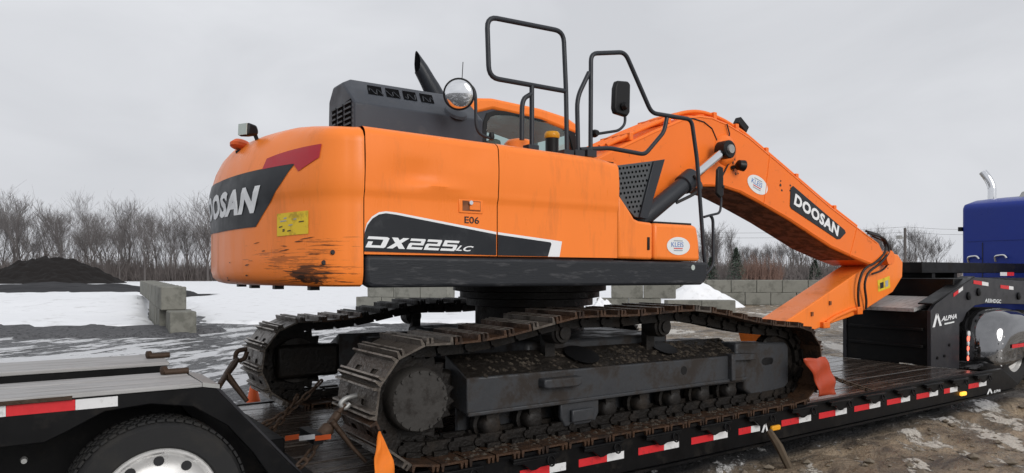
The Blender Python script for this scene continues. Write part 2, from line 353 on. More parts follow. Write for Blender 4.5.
# ---- loose stones and clods churned up along the trailer: uncountable
mb = MB()
def pebble(mb, c, r):
    q = [Vector((1, 0, 0)), Vector((-1, 0, 0)), Vector((0, 1, 0)), Vector((0, -1, 0)), Vector((0, 0, 1)), Vector((0, 0, -1)),
         Vector((.7, .7, .2)), Vector((-.7, .6, .3)), Vector((.6, -.7, .2)), Vector((-.6, -.7, .3))]
    vs = [Vector(c)+Vector((v.x*r*random.uniform(.7, 1.4), v.y*r*random.uniform(.7, 1.3), v.z*r*random.uniform(.5, .8))) for v in q]
    bm = bmesh.new(); bv = [bm.verts.new(v) for v in vs]; h = bmesh.ops.convex_hull(bm, input=bv)
    bm.verts.index_update(); idx = {v: i for i, v in enumerate(bm.verts)}
    mb.add([v.co for v in bm.verts], [tuple(idx[v] for v in f.verts) for f in bm.faces]); bm.free()
for i in range(620):
    x = random.uniform(-.5, 9.5); y = random.uniform(-3.9, -1.55)
    r = random.choice((.012, .015, .02, .02, .028, .045))*random.uniform(.7, 1.2)
    pebble(mb, (x, y, ground_height(x, y)+r*.2), r)
o = obj('loose_stones', mb, M['stone']); tag(o, 'loose stones and clods scattered in the mud beside the trailer', 'stones', kind='stuff')

# ---- snow lying in sheets with a ragged rim
def sheet(name, lat0, lat1, d0, d1, n1, n2, hfun, m, edge=.8, seed=1.0, kind='structure', rag=.35):
    P = []
    for i in range(n1+1):
        row = []
        for j in range(n2+1):
            u, w = i/n1, j/n2
            dep = d0+(d1-d0)*(w**1.6); lat = lat0(dep)+(lat1(dep)-lat0(dep))*u
            e = min((lat-lat0(dep)), (lat1(dep)-lat), dep-d0+.0, d1-dep)
            e += rag*fbm(lat, dep, .9, 4, seed)*2-rag*.6
            k = sstep(0, edge, e); x, y = world(lat, dep)
            row.append((x, y, GZ-.16+k*(.16+hfun(lat, dep, u, w))))
        P.append(row)
    o = obj(name, MB().grid(P), m, smooth=60); o['kind'] = kind; return o
wall_lat = lambda d: -8.95-(d-18.2)*.52
sheet('snow_bank', lambda d: -48-(d-20)*1.0, lambda d: wall_lat(d)-.0, 19.3, 52, 170, 130,
      lambda la, d, u, w: .10+.42*sstep(20, 30, d)+.10*fbm(la, d, .4, 4, 2.2)+.05*fbm(la, d, 1.6, 3, 4.2), M['snow'], seed=1.3, rag=.35, edge=.4)
sheet('snow_field', lambda d: wall_lat(d)+.75, lambda d: 3.2+(d-22)*.25, 21.5, 110, 120, 110,
      lambda la, d, u, w: .08+.10*sstep(23, 40, d)+.06*fbm(la, d, .35, 4, 6.2), M['snow'], seed=4.6, rag=.6)
sheet('snow_strip', lambda d: -120, lambda d: 140, 70, 210, 90, 26,
      lambda la, d, u, w: .05+.10*fbm(la, d*.6, .05, 4, 8.2), M['snow'], seed=7.6, rag=5, edge=4)

sheet('gravel_verge', lambda d: -46, lambda d: -7.4, 16.6, 20.6, 150, 24,
      lambda la, d, u, w: .05+.10*sstep(17, 19.5, d)+.10*fbm(la, d, 1.3, 5, 3.7, .6), M['gravel'], seed=2.9, rag=.7, edge=.6)
sheet('gravel_verge', lambda d: -7.6, lambda d: 2.0, 20.4, 22.6, 90, 16,
      lambda la, d, u, w: .03+.10*fbm(la, d, 1.3, 5, 6.7, .6), M['gravel'], seed=5.9, rag=.6, edge=.5)
# ---- piles
def pile(name, lat, dep, a, b, h, m, label, cat, seed, base=GZ, rough=.12, prof=1.0, n=46, ridge=0.0):
    cx, cy = world(lat, dep); P = []
    for i in range(n+1):
        row = []
        for j in range(n+1):
            u, w = i/n*2-1, j/n*2-1
            uu = max(0, abs(u)-ridge)/(1-ridge); r = math.sqrt(uu*uu+w*w); k = max(0, 1-r**prof)
            la, de = u*a, w*b
            z = h*k*(1+.45*fbm(la/a*2, de/b*2, .9, 3, seed))+h*rough*fbm(la/a*3, de/b*3, 2.5, 4, seed+3)*sstep(0, .3, k)
            x = cx+RT[0]*la+FW[0]*de; y = cy+RT[1]*la+FW[1]*de
            row.append((x, y, base-.25+z+.2*sstep(0, .05, k)))
        P.append(row)
    o = obj(name, MB().grid(P), m, smooth=55); return tag(o, label, cat)
pile('soil_pile', -64.2, 98, 10.6, 6.5, 3.25, M['soil'], 'large dark brown soil heap below the bare trees', 'pile', 2.0, prof=1.0, rough=.26, ridge=.34, n=80)
pile('gravel_heap', -26.5, 41, 8.2, 3.5, .52, M['gravel2'], 'low dark gravel heap on the snow bank before the soil heap', 'pile', 5.0, base=GZ+.48, prof=1.5, rough=.25)
pile('snow_heap', 8.6, 33.0, 2.3, 1.3, 1.25, M['snow'], 'dirty white snow heap pushed against the far concrete blocks', 'snow heap', 8.0, prof=1.1, rough=.08)
pile('rubble_heap', 3.1, 25.2, 1.0, .8, .75, M['snow'], 'small snow covered heap under the excavator beside the concrete blocks', 'snow heap', 9.0, prof=1.1, rough=.3)

# ---- concrete blocks
bm = bmesh.new(); bmesh.ops.create_cube(bm, size=1)
for v in bm.verts: v.co = Vector((v.co.x*1.2, v.co.y*.61, v.co.z*.61+.305))
bmesh.ops.bevel(bm, geom=bm.edges[:], offset=.022, segments=1, affect='EDGES')
bmesh.ops.subdivide_edges(bm, edges=[e for e in bm.edges if e.calc_length() > .4], cuts=2, use_grid_fill=True)
for v in bm.verts: v.co += Vector((mnoise.noise(v.co*3), mnoise.noise(v.co*3+Vector((9, 0, 0))), mnoise.noise(v.co*3+Vector((0, 9, 0)))))*.012
bme = bpy.data.meshes.new('concrete_block'); bm.to_mesh(bme); bm.free(); bme.materials.append(M['concrete'])
def block(x, y, z, ang, label, group, cap=False):
    o = link('concrete_block', bme); o.location = (x, y, z); o.rotation_euler = (0, 0, ang+random.uniform(-.025, .025)); tag(o, label, 'concrete block', group)
    return o
wdir = Vector((RT[0]*-.49+FW[0]*.872, RT[1]*-.49+FW[1]*.872)); wang = math.atan2(wdir.y, wdir.x)
x0, y0 = world(-8.95, 18.75)
for k in range(13):
    for z in (0, 1):
        if z == 0 and k > 5: continue
        sh = -.15 if z == 0 else .55
        p = Vector((x0, y0))+wdir*(k*1.22+sh)
        if (k, z) == (0, 0): p += Vector((RT[0], RT[1]))*.17-wdir*.25
        nm = {(0, 0): 'lower end block of the wall beside the snow bank, standing proud on wet gravel', (0, 1): 'upper end block of the wall beside the snow bank, set back on top'}.get((k, z),
             'weathered concrete block in the wall running back past the snow bank')
        block(p.x, p.y, GZ-.02+z*.612, wang, nm, 'blocks in the wall beside the snow bank')
def wall(la0, d0, la1, d1, rows, label, group, gaps=()):
    a, b_ = Vector(world(la0, d0)), Vector(world(la1, d1)); d = (b_-a); L = d.length; d.normalize(); ang = math.atan2(d.y, d.x)
    for z in range(rows):
        for k in range(int(L/1.215)):
            if (z, k) in gaps: continue
            p = a+d*(k*1.215+.6+(.55 if z % 2 else 0)); block(p.x, p.y, GZ-.02+z*.612, ang, label if rows == 1 else label+(', lower course' if z == 0 else ', upper course'), group)
wall(6.6, 35.5, 24, 33.8, 2, 'mossy concrete block in the far two course wall beyond the boom', 'blocks in the far wall beyond the boom')
wall(3.3, 27.5, 6.0, 27.0, 2, 'weathered concrete block in the short wall seen under the charcoal skirt', 'blocks in the short wall behind the tracks')
wall(5.5, 25.4, 8.3, 25.4, 1, 'weathered concrete block in the single course before the snow heap', 'blocks in the single course')
wall(-6.2, 29, -2.6, 27.5, 2, 'concrete block in the stub wall under the counterweight', 'blocks in the stub wall under the counterweight')

# ---- bare trees
def make_tree(seed, h, spread, lean=0.0, leader=False):
    rr = random.Random(seed); tr = MB(); cw = MB()
    def grow(p, d, L, r, lev, tip):
        pts = [p]; rs = [r]; q = Vector(p); dd = Vector(d); k = 4 if lev < 2 else 2
        for i in range(k):
            dd = (dd+Vector((rr.uniform(-1, 1), rr.uniform(-1, 1), rr.uniform(-.1, .6)))*(.10, .17, .22, .25, .25)[lev]).normalized()
            q = q+dd*L/k; pts.append(q.copy()); rs.append(r+(tip-r)*(i+1)/k)
        (tr if lev < 2 else cw).tube(pts, rs, 5 if lev < 2 else 3, cap=False)
        if lev >= 4: return
        nb = ((13, 5, 4, 3) if leader else (7, 5, 4, 4))[lev]
        for b in range(nb):
            t = (rr.uniform(.24 if leader else .4, 1) if lev == 0 else rr.uniform(.25, 1)) if b else 1
            i = min(int(t*k), k-1); f = t*k-i; pos = pts[i].lerp(pts[i+1], f); rad = rs[i]+(rs[i+1]-rs[i])*f
            a = rr.uniform(0, 2*math.pi); s = rr.uniform(.32, .68)*spread
            base = (pts[i+1]-pts[i]).normalized(); o = base.orthogonal().normalized(); w = base.cross(o)
            nd = (base+(o*math.cos(a)+w*math.sin(a))*s+Vector((0, 0, .30))).normalized()
            grow(pos, nd, L*rr.uniform(.50, .78)*(1.0 if lev else ((.98-.62*t) if leader else 1.25-.6*t)), max(rad*.62, .016), lev+1, max(rad*.22, .008))
    grow(Vector((0, 0, -.4)), Vector((lean, 0, 1)).normalized(), h*(.85 if leader else .52), h*(.016 if leader else .020), 0, h*(.002 if leader else .007))
    top = max(v[2] for v in cw.v)
    for q in (tr, cw): q.v = [(x*h/top, y*h/top, z*h/top) for x, y, z in q.v]
    root = bpy.data.objects.new('bare_tree', None); COL.objects.link(root)
    a = obj('trunk', tr, M['bark'], root); b = obj('crown', cw, M['twig'], root)
    for q in (a, b): q.matrix_parent_inverse = Matrix.Identity(4)
    return root
protos = [make_tree(11, 14, 1.15, 0, True), make_tree(23, 13, 1.0, .03, True), make_tree(35, 12, 1.1, .06), make_tree(47, 14, 1.3, 0, True), make_tree(59, 11, .9, -.05)]
used = [False]*5; rt = random.Random(3)
def tree(k, px, dep, h, label, group):
    src = protos[k]
    if used[k]: t = copy_tree(src)
    else: t = src; used[k] = True
    x, y = world((px-512)/FPX*dep, dep); s = h/14.0*(1 if k in (0, 3) else 14/13 if k == 1 else 14/12 if k == 2 else 14/11)
    t.location = (x, y, GZ); t.rotation_euler = (0, 0, rt.uniform(0, 6.28)); t.scale = (s*rt.uniform(.9, 1.15),)*2+(s,); tag(t, label, 'tree', group)
for px, h in [(18, 16.8), (92, 16), (60, 12.5), (-14, 14), (145, 13.5), (170, 14.5), (208, 15.5), (232, 14), (120, 11.5)]:
    tree(rt.choice((0, 0, 2, 3)), px, rt.uniform(112, 122), h, 'tall bare deciduous tree in the front of the tree line by the soil heap', 'tall bare trees by the soil heap')
for i in range(52):
    px = -25+i*5.5+rt.uniform(-4, 4)
    tree(rt.randrange(5), px, rt.uniform(124, 165), rt.uniform(9, 17), 'slender bare tree deep in the tree line by the soil heap', 'slender bare trees by the soil heap')
for i in range(84):
    px = 585+i*4.2+rt.uniform(-5, 5)
    tree(rt.randrange(5), px, rt.uniform(130, 180), rt.uniform(6.5, 12.5), 'small bare tree in the tree line beyond the far block wall', 'bare trees beyond the far block wall')
def undergrowth(name, px0, px1, d0, d1, n, h0, h1, m, label):
    mb = MB(); ru = random.Random(int(px0)+5)
    for i in range(n):
        d = ru.uniform(d0, d1); la = (ru.uniform(px0, px1)-512)/FPX*d; x, y = world(la, d)
        h = ru.uniform(h0, h1)*(.7+.5*fbm(la, d, .08, 2, 3.3)*2); p = Vector((x, y, GZ-.1))
        e1 = p+Vector((ru.uniform(-.5, .5), ru.uniform(-.5, .5), h*.55)); e2 = e1+Vector((ru.uniform(-.7, .7), ru.uniform(-.7, .7), h*.45))
        mb.tube([p, e1, e2], [.05, .035, .015], 3, cap=False)
        for q in range(4):
            s = p.lerp(e1, ru.uniform(.3, 1)); mb.tube([s, s+Vector((ru.uniform(-.9, .9), ru.uniform(-.9, .9), ru.uniform(.3, .45*h)))], [.028, .01], 3, cap=False)
    o = obj(name, mb, m); tag(o, label, 'undergrowth', kind='stuff')
undergrowth('undergrowth', -60, 300, 116, 150, 8500, 1.8, 6.4, M['brush'], 'leafless brown undergrowth below the bare trees by the soil heap')
undergrowth('undergrowth', 560, 960, 122, 165, 7500, 1.2, 6.0, M['brush'], 'leafless brown undergrowth beyond the far block wall')
undergrowth('russet_shrub', 742, 782, 116, 128, 260, 1.6, 4.4, M['redbrush'], 'russet leafless shrubs between the evergreen and the boom')
# evergreens
def evergreen(px, dep, h, w, label):
    x, y = world((px-512)/FPX*dep, dep); r = random.Random(px)
    t = thing('evergreen_tree', (x, y, GZ), label, 'tree')
    obj('trunk', MB().tube([(x, y, GZ-.2), (x, y, GZ+h*.95)], [.16, .03], 6), M['bark'], t)
    mb = MB()
    for i in range(1500):
        k = r.random()**.8; z = GZ+.4+k*(h-.5); rad = w*(1-k)*(.75+.5*mnoise.noise(Vector((k*9, px, 0))))*math.sqrt(r.random()); a = r.uniform(0, 6.28)
        c = Vector((x+rad*math.cos(a), y+rad*math.sin(a), z)); o = Vector((math.cos(a), math.sin(a), r.uniform(-.5, .1)))
        s = r.uniform(.14, .34); u = o.cross(Vector((0, 0, 1))).normalized()*s*.55
        mb.add([c-u, c+u, c+o*s*1.5+Vector((0, 0, r.uniform(-.1, .1)))], [(0, 1, 2)])
    obj('crown', mb, M['needle'], t)
evergreen(736, 112, 5.6, 2.6, 'dark green evergreen standing among bare trees beyond the block wall')
evergreen(711, 118, 4.2, 2.0, 'smaller evergreen beside the taller one beyond the block wall')
evergreen(815, 125, 3.8, 2.4, 'low dark evergreen under the boom beyond the block wall')

# ---- utility pole and its wires
px_, py_ = world((905-512)/FPX*62, 62)
t = thing('utility_pole', (px_, py_, GZ), 'thin wooden utility pole with lamp arm behind the truck cab', 'utility pole')
topz = CAM[2]+(272-228)/FPX*62
obj('post', MB().tube([(px_, py_, GZ-.2), (px_, py_, topz)], [.15, .11], 8), M['bark'], t)
obj('lamp_arm', MB().tube([(px_, py_, topz-.9), (px_-RT[0]*.45, py_-RT[1]*.45, topz-.75)], .05, 6).box((px_-RT[0]*.5, py_-RT[1]*.5, topz-.8), (.35, .35, .3)), M['galv'], t)
for k, z in enumerate((.1, -.35)):
    a = Vector((px_, py_, topz+z)); b1 = Vector(world(-2, 70)+(topz+2.0+z,)); b2 = Vector(world(55, 55)+(topz+2.2+z,))
    mb = MB()
    for e in (b1, b2): mb.tube([a.lerp(e, q/8)-Vector((0, 0, 1.2*4*(q/8)*(1-q/8))) for q in range(9)], .012, 4, cap=False)
    tag(obj('power_wire', mb, M['hose']), ('upper' if k == 0 else 'lower')+' thin power wire strung from the utility pole', 'wire')
# ================================================================== THE EXCAVATOR
EX = thing('excavator', (0, 0, 0), 'large orange crawler excavator chained down on the black lowboy trailer', 'excavator')
SY = -1.355                      # plane of the right-hand body side
# ---------------- undercarriage
TW = .60
path = []
for k in range(13):
    a = math.radians(97+k*(270-97)/12); path.append((-1.80+.378*math.cos(a), .40+.378*math.sin(a)))
path += [(x, .022) for x in np.linspace(-1.6, 1.7, 12)]
for k in range(13):
    a = math.radians(-90+k*(175)/12); path.append((1.93+.348*math.cos(a), .37+.348*math.sin(a)))
path += [(1.72, .735), (1.45, .765), (1.25, .80), (1.02, .845), (.80, .885), (.50, .915), (.2, .905), (-.07, .893), (-.35, .895), (-.6, .905), (-.8, .878), (-1.0, .838), (-1.33, .785), (-1.6, .770)]
pp = [Vector((a, b)) for a, b in path]; seg = [(pp[(i+1) % len(pp)]-pp[i]).length for i in range(len(pp))]; TL = sum(seg)
def on_path(s):
    s %= TL
    for i, L in enumerate(seg):
        if s <= L: return pp[i].lerp(pp[(i+1) % len(pp)], s/L)
        s -= L
    return pp[0]
NS = 49; pitch = TL/NS
# a triple grouser shoe: plate with two mud slots, three bars
M['worn_bright'] = mat('rubbed_lit_edge', (.34, .305, .27), .35, metal=.4, var=.4, scale=15, dirt=(.05, .035, .026), dirt_amt=.8, dirt_scale=10)  # wear plus lit top edges, both painted into the grouser colour
sm = MB(); cx = [-.098, -.05, -.018, .018, .05, .098]; cy = [-.30, -.16, -.08, .08, .16, .30]
L = pitch/2-.005
cx = [-L, -.035, .0, .035, L]
holes = {(1, 1), (1, 3), (2, 1), (2, 3)}
for i in range(4):
    for j in range(5):
        if (i, j) in ((2, 1), (2, 3)): continue
        sm.add([(cx[i], cy[j], 0), (cx[i+1], cy[j], 0), (cx[i+1], cy[j+1], 0), (cx[i], cy[j+1], 0)], [(0, 1, 2, 3)])
sm.add([(-L, -.3, -.014), (L, -.3, -.014), (L, .3, -.014), (-L, .3, -.014)], [(3, 2, 1, 0)])
sm.add([(-L, -.3, -.014), (L, -.3, -.014), (L, -.3, 0), (-L, -.3, 0)], [(0, 1, 2, 3)]).add([(-L, .3, -.014), (L, .3, -.014), (L, .3, 0), (-L, .3, 0)], [(3, 2, 1, 0)])
gf = []
for gx in (-L+.012, 0.052, L-.012):
    gf.append(len(sm.f)+4)
    sm.add([(gx-.011, -.3, 0), (gx+.011, -.3, 0), (gx+.011, .3, 0), (gx-.011, .3, 0), (gx-.006, -.3, .034), (gx+.006, -.3, .034), (gx+.006, .3, .034), (gx-.006, .3, .034)],
           [(0, 1, 5, 4), (1, 2, 6, 5), (2, 3, 7, 6), (3, 0, 4, 7), (4, 5, 6, 7)])
shoe_me = []
for key in ('shoe', 'shoe2', 'chain'):
    me = sm.mesh('track_shoe'); me.materials.append(M[key]); me.materials.append(M['chain' if key == 'chain' else 'worn_bright'])
    for q in gf: me.polygons[q].material_index = 1
    shoe_me.append(me)
M['cake'] = mat('darkened_caked_mud', (.012, .0095, .0075), .6, spec=.3, var=.5, scale=12, dirt=(.05, .04, .031), dirt_amt=.6, dirt_scale=8, thr=.56, bump=1, bump_scale=25)
def make_track(side):
    yc = side*1.195; rr = random.Random(5+side)
    ch = MB(); fr = []
    for k in range(NS):
        p, q = on_path((k)*pitch), on_path((k+1)*pitch)
        t = (q-p).normalized(); nrm = Vector((t.y, -t.x)); c = (p+q)/2
        # the path runs anticlockwise seen from -Y: outward is to the right of travel
        T3 = Vector((t.x, 0, t.y)); N3 = Vector((nrm.x, 0, nrm.y)); Y3 = N3.cross(T3)
        mtx = Matrix(((T3.x, Y3.x, N3.x, c.x), (T3.y, Y3.y, N3.y, yc), (T3.z, Y3.z, N3.z, c.y), (0, 0, 0, 1)))
        fr.append(mtx)
        for dy in (-.075, .075):
            R3 = mtx.to_3x3()
            ch.box(mtx @ Vector((0, dy, -.062)), (pitch*.86, .035, .085), R3)
        ch.tube([mtx @ Vector((pitch*.45, -.11, -.062)), mtx @ Vector((pitch*.45, .11, -.062))], .03, 7)
        for dy in (-.11, .11): ch.box(mtx @ Vector((0, dy, -.03)), (pitch*.5, .03, .03), R3)
    c = obj('track_chain', ch, M['chain'], EX)
    for mtx in fr:
        worn_bright = mtx.translation.x < -1.9 or (mtx.translation.z > .6 and rr.random() < .12)
        me = shoe_me[2] if (side > 0 and mtx.translation.x > -1.3) else shoe_me[1] if worn_bright and rr.random() < .9 else shoe_me[0]  # far shoes under the machine: near-black copy, shade put into colour
        s = link('track_shoe', me, None, c); s.matrix_basis = mtx @ Matrix.Rotation(rr.uniform(-.012, .012), 4, 'Y')
    # frame: outer face at y = -1.30 on the near side
    f = MB(); yo = side*1.30; yi = side*1.09
    def fn(x, y, z): return (x, side*y, z)
    prof = [(1.29, .27), (1.30, .27), (1.30, .505), (1.02, .63), (1.0, .63), (1.0, .30)]
    xsn = [-1.44, 1.40]
    P0 = [(xsn[0], side*a, z) for a, z in prof]; P1 = [(xsn[1], side*a, z-.03) for a, z in prof]; n_ = len(prof)
    f.add(P0+P1, [tuple(range(n_)), tuple(range(2*n_-1, n_-1, -1))]+[(i, (i+1) % n_, (i+1) % n_+n_, i+n_) for i in range(n_)])
    f.span(-1.38, 1.50, side*1.03, side*1.07, .045, .30)  # added inner plate, blocks the bright view between the rollers
    f.span(-1.44, 1.40, side*1.285, side*1.318, .256, .285)                     # lower lip
    F_ = obj('track_frame', f, M['steel'], EX, bevel=.008)
    obj('frame_cover', MB().add([(-1.436, side*1.292, .5125), (1.396, side*1.292, .4825), (1.396, side*1.02, .6035), (-1.436, side*1.02, .6335)], [(0, 1, 2, 3)]), M['cake'], F_)  # mud sheet, colour darkened to offset sky light on the slope
    # step lug and the idler yoke
    obj('step_lug', MB().prism([(-.86, .46), (-.52, .455), (-.52, .40), (-.56, .385), (-.82, .39), (-.86, .40)], side*1.28, side*1.375), M['steel'], F_, bevel=.012)
    obj('idler_yoke', MB().prism([(1.30, .585), (2.02, .55), (2.06, .50), (2.06, .16), (1.98, .115), (1.52, .10), (1.42, .16), (1.42, .27), (1.30, .27)], side*1.10, side*1.285), M['steel'], F_, bevel=.02)
    obj('yoke_rib', MB().prism([(1.17, .50), (1.50, .485), (1.50, .43), (1.22, .44), (1.22, .27), (1.17, .27)], side*1.26, side*1.345), M['steel'], F_, bevel=.008)
    obj('yoke_slot', MB().prism([(1.74+.055*math.cos(a*.5236)+(.03 if a in (0, 1, 2, 10, 11) else -.03), .395+.035*math.sin(a*.5236)) for a in range(12)], side*1.27, side*1.2865), M['black'], F_)
    obj('sight_hole', MB().lathe([(.0, 0), (.035, 0), (.035, .004)], (.62, side*1.299, .40), (0, side, 0), 14), M['black'], F_)
    obj('top_opening', MB().lathe([(.0, 0), (.14, 0), (.14, .004)], (-.35, side*1.16, .582), (0, side*.4, 1), 18), M['black'], F_)
    obj('top_opening', MB().lathe([(.0, 0), (.11, 0), (.11, .004)], (.55, side*1.15, .577), (0, side*.4, 1), 18), M['black'], F_)
    for k in range(8):                                                              # rollers
        x = -1.22+k*.355
        r = MB().lathe([(.05, -.02), (.10, 0), (.10, .05), (.075, .055), (.075, .12), (.06, .14), (.035, .15)], (x, side*1.13, .165), (0, side, 0), 18)
        r.box((x, side*1.245, .235), (.10, .05, .09))
        obj('track_roller', r, M['roller'], F_, smooth=40)
    obj('roller_guard', MB().prism([(-.66, .27), (-.30, .27), (-.30, .16), (-.34, .09), (-.62, .09), (-.66, .16)], side*1.265, side*1.30).prism([(-.58, .21), (-.38, .21), (-.38, .12), (-.58, .12)], side*1.30, side*1.335), M['steel'], F_, bevel=.01)
    for x in (-.62, .42):                                                           # carrier rollers
        obj('carrier_roller', MB().lathe([(.04, -.16), (.05, -.14), (.085, -.13), (.085, 0), (.07, .012), (.07, .03), (.045, .032), (.045, .05)], (x, side*1.25, .765), (0, side, 0), 20).span(x-.045, x+.045, side*1.06, side*1.12, .56, .79), M['roller'], F_, smooth=40)
    # sprocket with teeth, final drive
    sp = MB(); prof = []
    for k in range(21*2):
        a = math.pi*2*k/42; r = .315 if k % 2 else .265; prof.append((-1.80+r*math.cos(a), .40+r*math.sin(a)))
    sp.prism(prof, side*1.165, side*1.225)
    obj('sprocket', sp, M['chain'], EX, bevel=.006)
    fd = obj('final_drive', MB().lathe([(.20, -.22), (.205, -.05), (.197, 0), (.187, .012), (.03, .018)], (-1.80, side*1.33, .405), (0, side, 0), 36), M['cover'], EX, smooth=35)
    for k in range(16):
        a = math.pi*2*k/16; obj('bolt', MB().lathe([(.011, 0), (.011, .014)], (-1.80+.178*math.cos(a), side*1.341, .405+.178*math.sin(a)), (0, side, 0), 6), M['cover'], fd)
    obj('idler', MB().lathe([(.10, -.06), (.25, -.055), (.27, -.04), (.27, .04), (.25, .055), (.10, .06)], (1.93, side*1.195, .37), (0, side, 0), 32), M['chain'], EX, smooth=35)
    mg = MB().span(-2.0, -1.44, side*1.0, side*1.12, .26, .55)
    obj('drive_bracket', mg, M['chain'], EX, bevel=.03)
    return c
make_track(-1); make_track(1)
# mud lying on the frame
mb = MB(); rm_ = random.Random(4)
for i in range(420):
    x = rm_.uniform(-1.35, 1.3) if i % 3 else rm_.choice((-.95, .1, .75, 1.25))+rm_.uniform(-.12, .12); u = rm_.random(); y = -1.28+u*.24; z = .505+(u*.24/.28)*.125-.02*(x+1.4)/2.8
    pebble(mb, (x, y, z), rm_.uniform(.008, .03))
for i in range(520):
    x = rm_.uniform(-1.7, 2.0); y = rm_.uniform(-1.47, -1.26); pebble(mb, (x, y, .03), rm_.uniform(.006, .026))
o = obj('mud_clods', mb, M['mud'], EX); o['kind'] = 'stuff'
obj('car_body', MB().span(-.75, .75, -1.0, 1.0, .42, .68).span(-1.25, 1.25, -1.02, -.80, .38, .60).span(-1.25, 1.25, .80, 1.02, .38, .60), M['steel'], EX, bevel=.03)
obj('swing_bearing', MB().lathe([(.50, .60), (.50, .90), (.58, .91), (.58, .97), (.64, .98), (.64, 1.03), (.70, 1.04), (.70, 1.12)], (0, 0, 0), (0, 0, 1), 40), M['chain'], EX, smooth=30)

# ---------------- upper structure
obj('swing_frame', MB().span(-2.10, .80, -1.28, 1.30, 1.125, 1.29), M['black'], EX, bevel=.02)
poly = [(-2.172, 1.135), (-2.13, 1.112), (.55, 1.10), (.75, 1.10), (.80, 1.125), (.825, 1.18), (.825, 1.285), (-2.172, 1.302)]
sk = obj('side_skirt', MB().prism(poly, SY-.02, SY+.09), M['skirt'], EX, bevel=.022, seg=3)
obj('side_skirt', MB().prism(poly, -SY-.09, -SY+.02), M['skirt'], EX, bevel=.022, seg=3)
p = at(693, 267.5, Y=SY-.021)
obj('round_sticker', MB().lathe([(.022, 0), (.022, .002)], p, (0, -1, 0), 16), M['lens'], sk)
# side doors: section of (y, z), extruded along x with a soft waist
def panel(name, x0, x1, ztop, zbot=1.31, dents=()):
    nx_ = max(2, int((x1-x0)/.04)); sec = []
    def off(z, zt):
        w = .0
        w -= .028*sstep(1.70, 1.62, z)*0
        k = sstep(1.66, 1.74, z)*sstep(zt-.05, 1.80, z)
        return w
    P = []
    for i in range(nx_+1):
        x = x0+(x1-x0)*i/nx_; zt = ztop(x); row = []
        zs = [zbot+(1.64-zbot)*q/5 for q in range(5)]+list(np.linspace(1.64, 1.76, 7))[:-1]+list(np.linspace(1.76, zt-.06, 5))
        for z in zs:
            y = SY-.014*sstep(1.645, 1.70, z)-.008*math.sin(math.pi*max(0, min(1, (z-1.72)/(zt-.06-1.72))))
            for (dx, dz, rx, rz, am) in dents:
                q = ((x-dx)/rx)**2+((z-dz)/rz)**2
                y += am*math.exp(-q*2)
            row.append((x, y, z))
        y0_ = row[-1][1]
        for q in range(1, 7):
            a = math.pi/2*q/6; row.append((x, y0_+.07*(1-math.cos(a)), zt-.06+.06*math.sin(a)))
        row.append((x, -1.0, zt+.005)); row = [(x, SY+.05, zbot)]+row
        P.append(row)
    mb = MB().grid(P)
    return obj(name, mb, M['orange'], EX, smooth=35)
# hang the sheet's ends with a return so the seams read
def top1(x): return 2.075-.012*(x+2.18)
def top2(x): return 2.065-.018*(x+1.24)-.02*sstep(-.35, -.165, x)
d1 = panel('side_door', -2.176, -1.244, top1, dents=((-1.86, 1.80, .20, .07, .034), (-1.68, 1.735, .25, .03, -.014), (-1.45, 1.95, .14, .05, .012)))
d2 = panel('side_door', -1.237, -.166, top2)
obj('body_core', MB().span(-2.15, -.18, -1.33, 1.33, 1.29, 2.03), M['seal'], EX)
obj('side_door', MB().span(-2.17, -1.0, 1.335, 1.36, 1.31, 2.03), M['orange'], EX, bevel=.015)
# front tool box
bx0 = [(-.160, 1.305), (.205, 1.300), (.205, 1.588), (.06, 1.596), (.01, 1.612), (-.03, 1.66), (-.160, 1.80)]
tb = obj('tool_box', MB().prism(bx0, SY-.004, -.85), M['orange'], EX, bevel=.022, seg=3)
bx1 = [(.219, 1.300), (.752, 1.292), (.742, 1.45), (.715, 1.575), (.67, 1.588), (.219, 1.588)]
tb2 = obj('tool_box', MB().prism(bx1, SY-.004, -.85), M['orange'], EX, bevel=.028, seg=3)
obj('anti_slip_top', MB().span(.235, .68, SY+.03, -.88, 1.590, 1.604), M['black'], tb2)
obj('latch', MB().span(.14, .165, SY-.012, SY-.003, 1.375, 1.475), M['black'], tb, bevel=.004)
def oval(name, c, rx, rz, ang, parent, mt, y, n_=28):
    vs = [(c[0]+rx*math.cos(q)*math.cos(ang)-rz*math.sin(q)*math.sin(ang), y, c[1]+rx*math.cos(q)*math.sin(ang)+rz*math.sin(q)*math.cos(ang)) for q in [2*math.pi*k/n_ for k in range(n_)]]
    return link(name, MB().add(vs, [tuple(range(n_))]).mesh(name), mt, parent)
M['guard'] = mat('grey_guard', (.075, .08, .085), .5); M['blueprint'] = mat('blue_print', (.10, .20, .50), .5); M['redprint'] = mat('red_print', (.6, .05, .06), .5); M['printgrey'] = mat('grey_print', (.33, .36, .40), .5); M['ink'] = mat('black_ink', (.02, .02, .022), .5)
M['cream'] = mat('cream_sticker', (.72, .74, .74), .45, var=.04)
def dealer_oval(c, rx, rz, ang, parent, y):
    s = oval('dealer_sticker', c, rx, rz, ang, parent, M['cream'], y)
    def q(u, w): return Vector((c[0]+u*rx*math.cos(ang)-w*rz*math.sin(ang), y-.002, c[1]+u*rx*math.sin(ang)+w*rz*math.cos(ang)))
    text_on('sticker_print', 'KLEIS', q(-.62, -.12), q(.42, -.12), q(-.62, .42), M['blueprint'], s, bold=.0)
    for (w, m) in ((.58, 'printgrey'), (-.28, 'redprint'), (-.50, 'printgrey')):
        link('sticker_line', MB().add([q(-.42, w-.05), q(.35, w-.05), q(.35, w+.05), q(-.42, w+.05)], [(0, 1, 2, 3)]).mesh('sticker_line'), M[m], s)
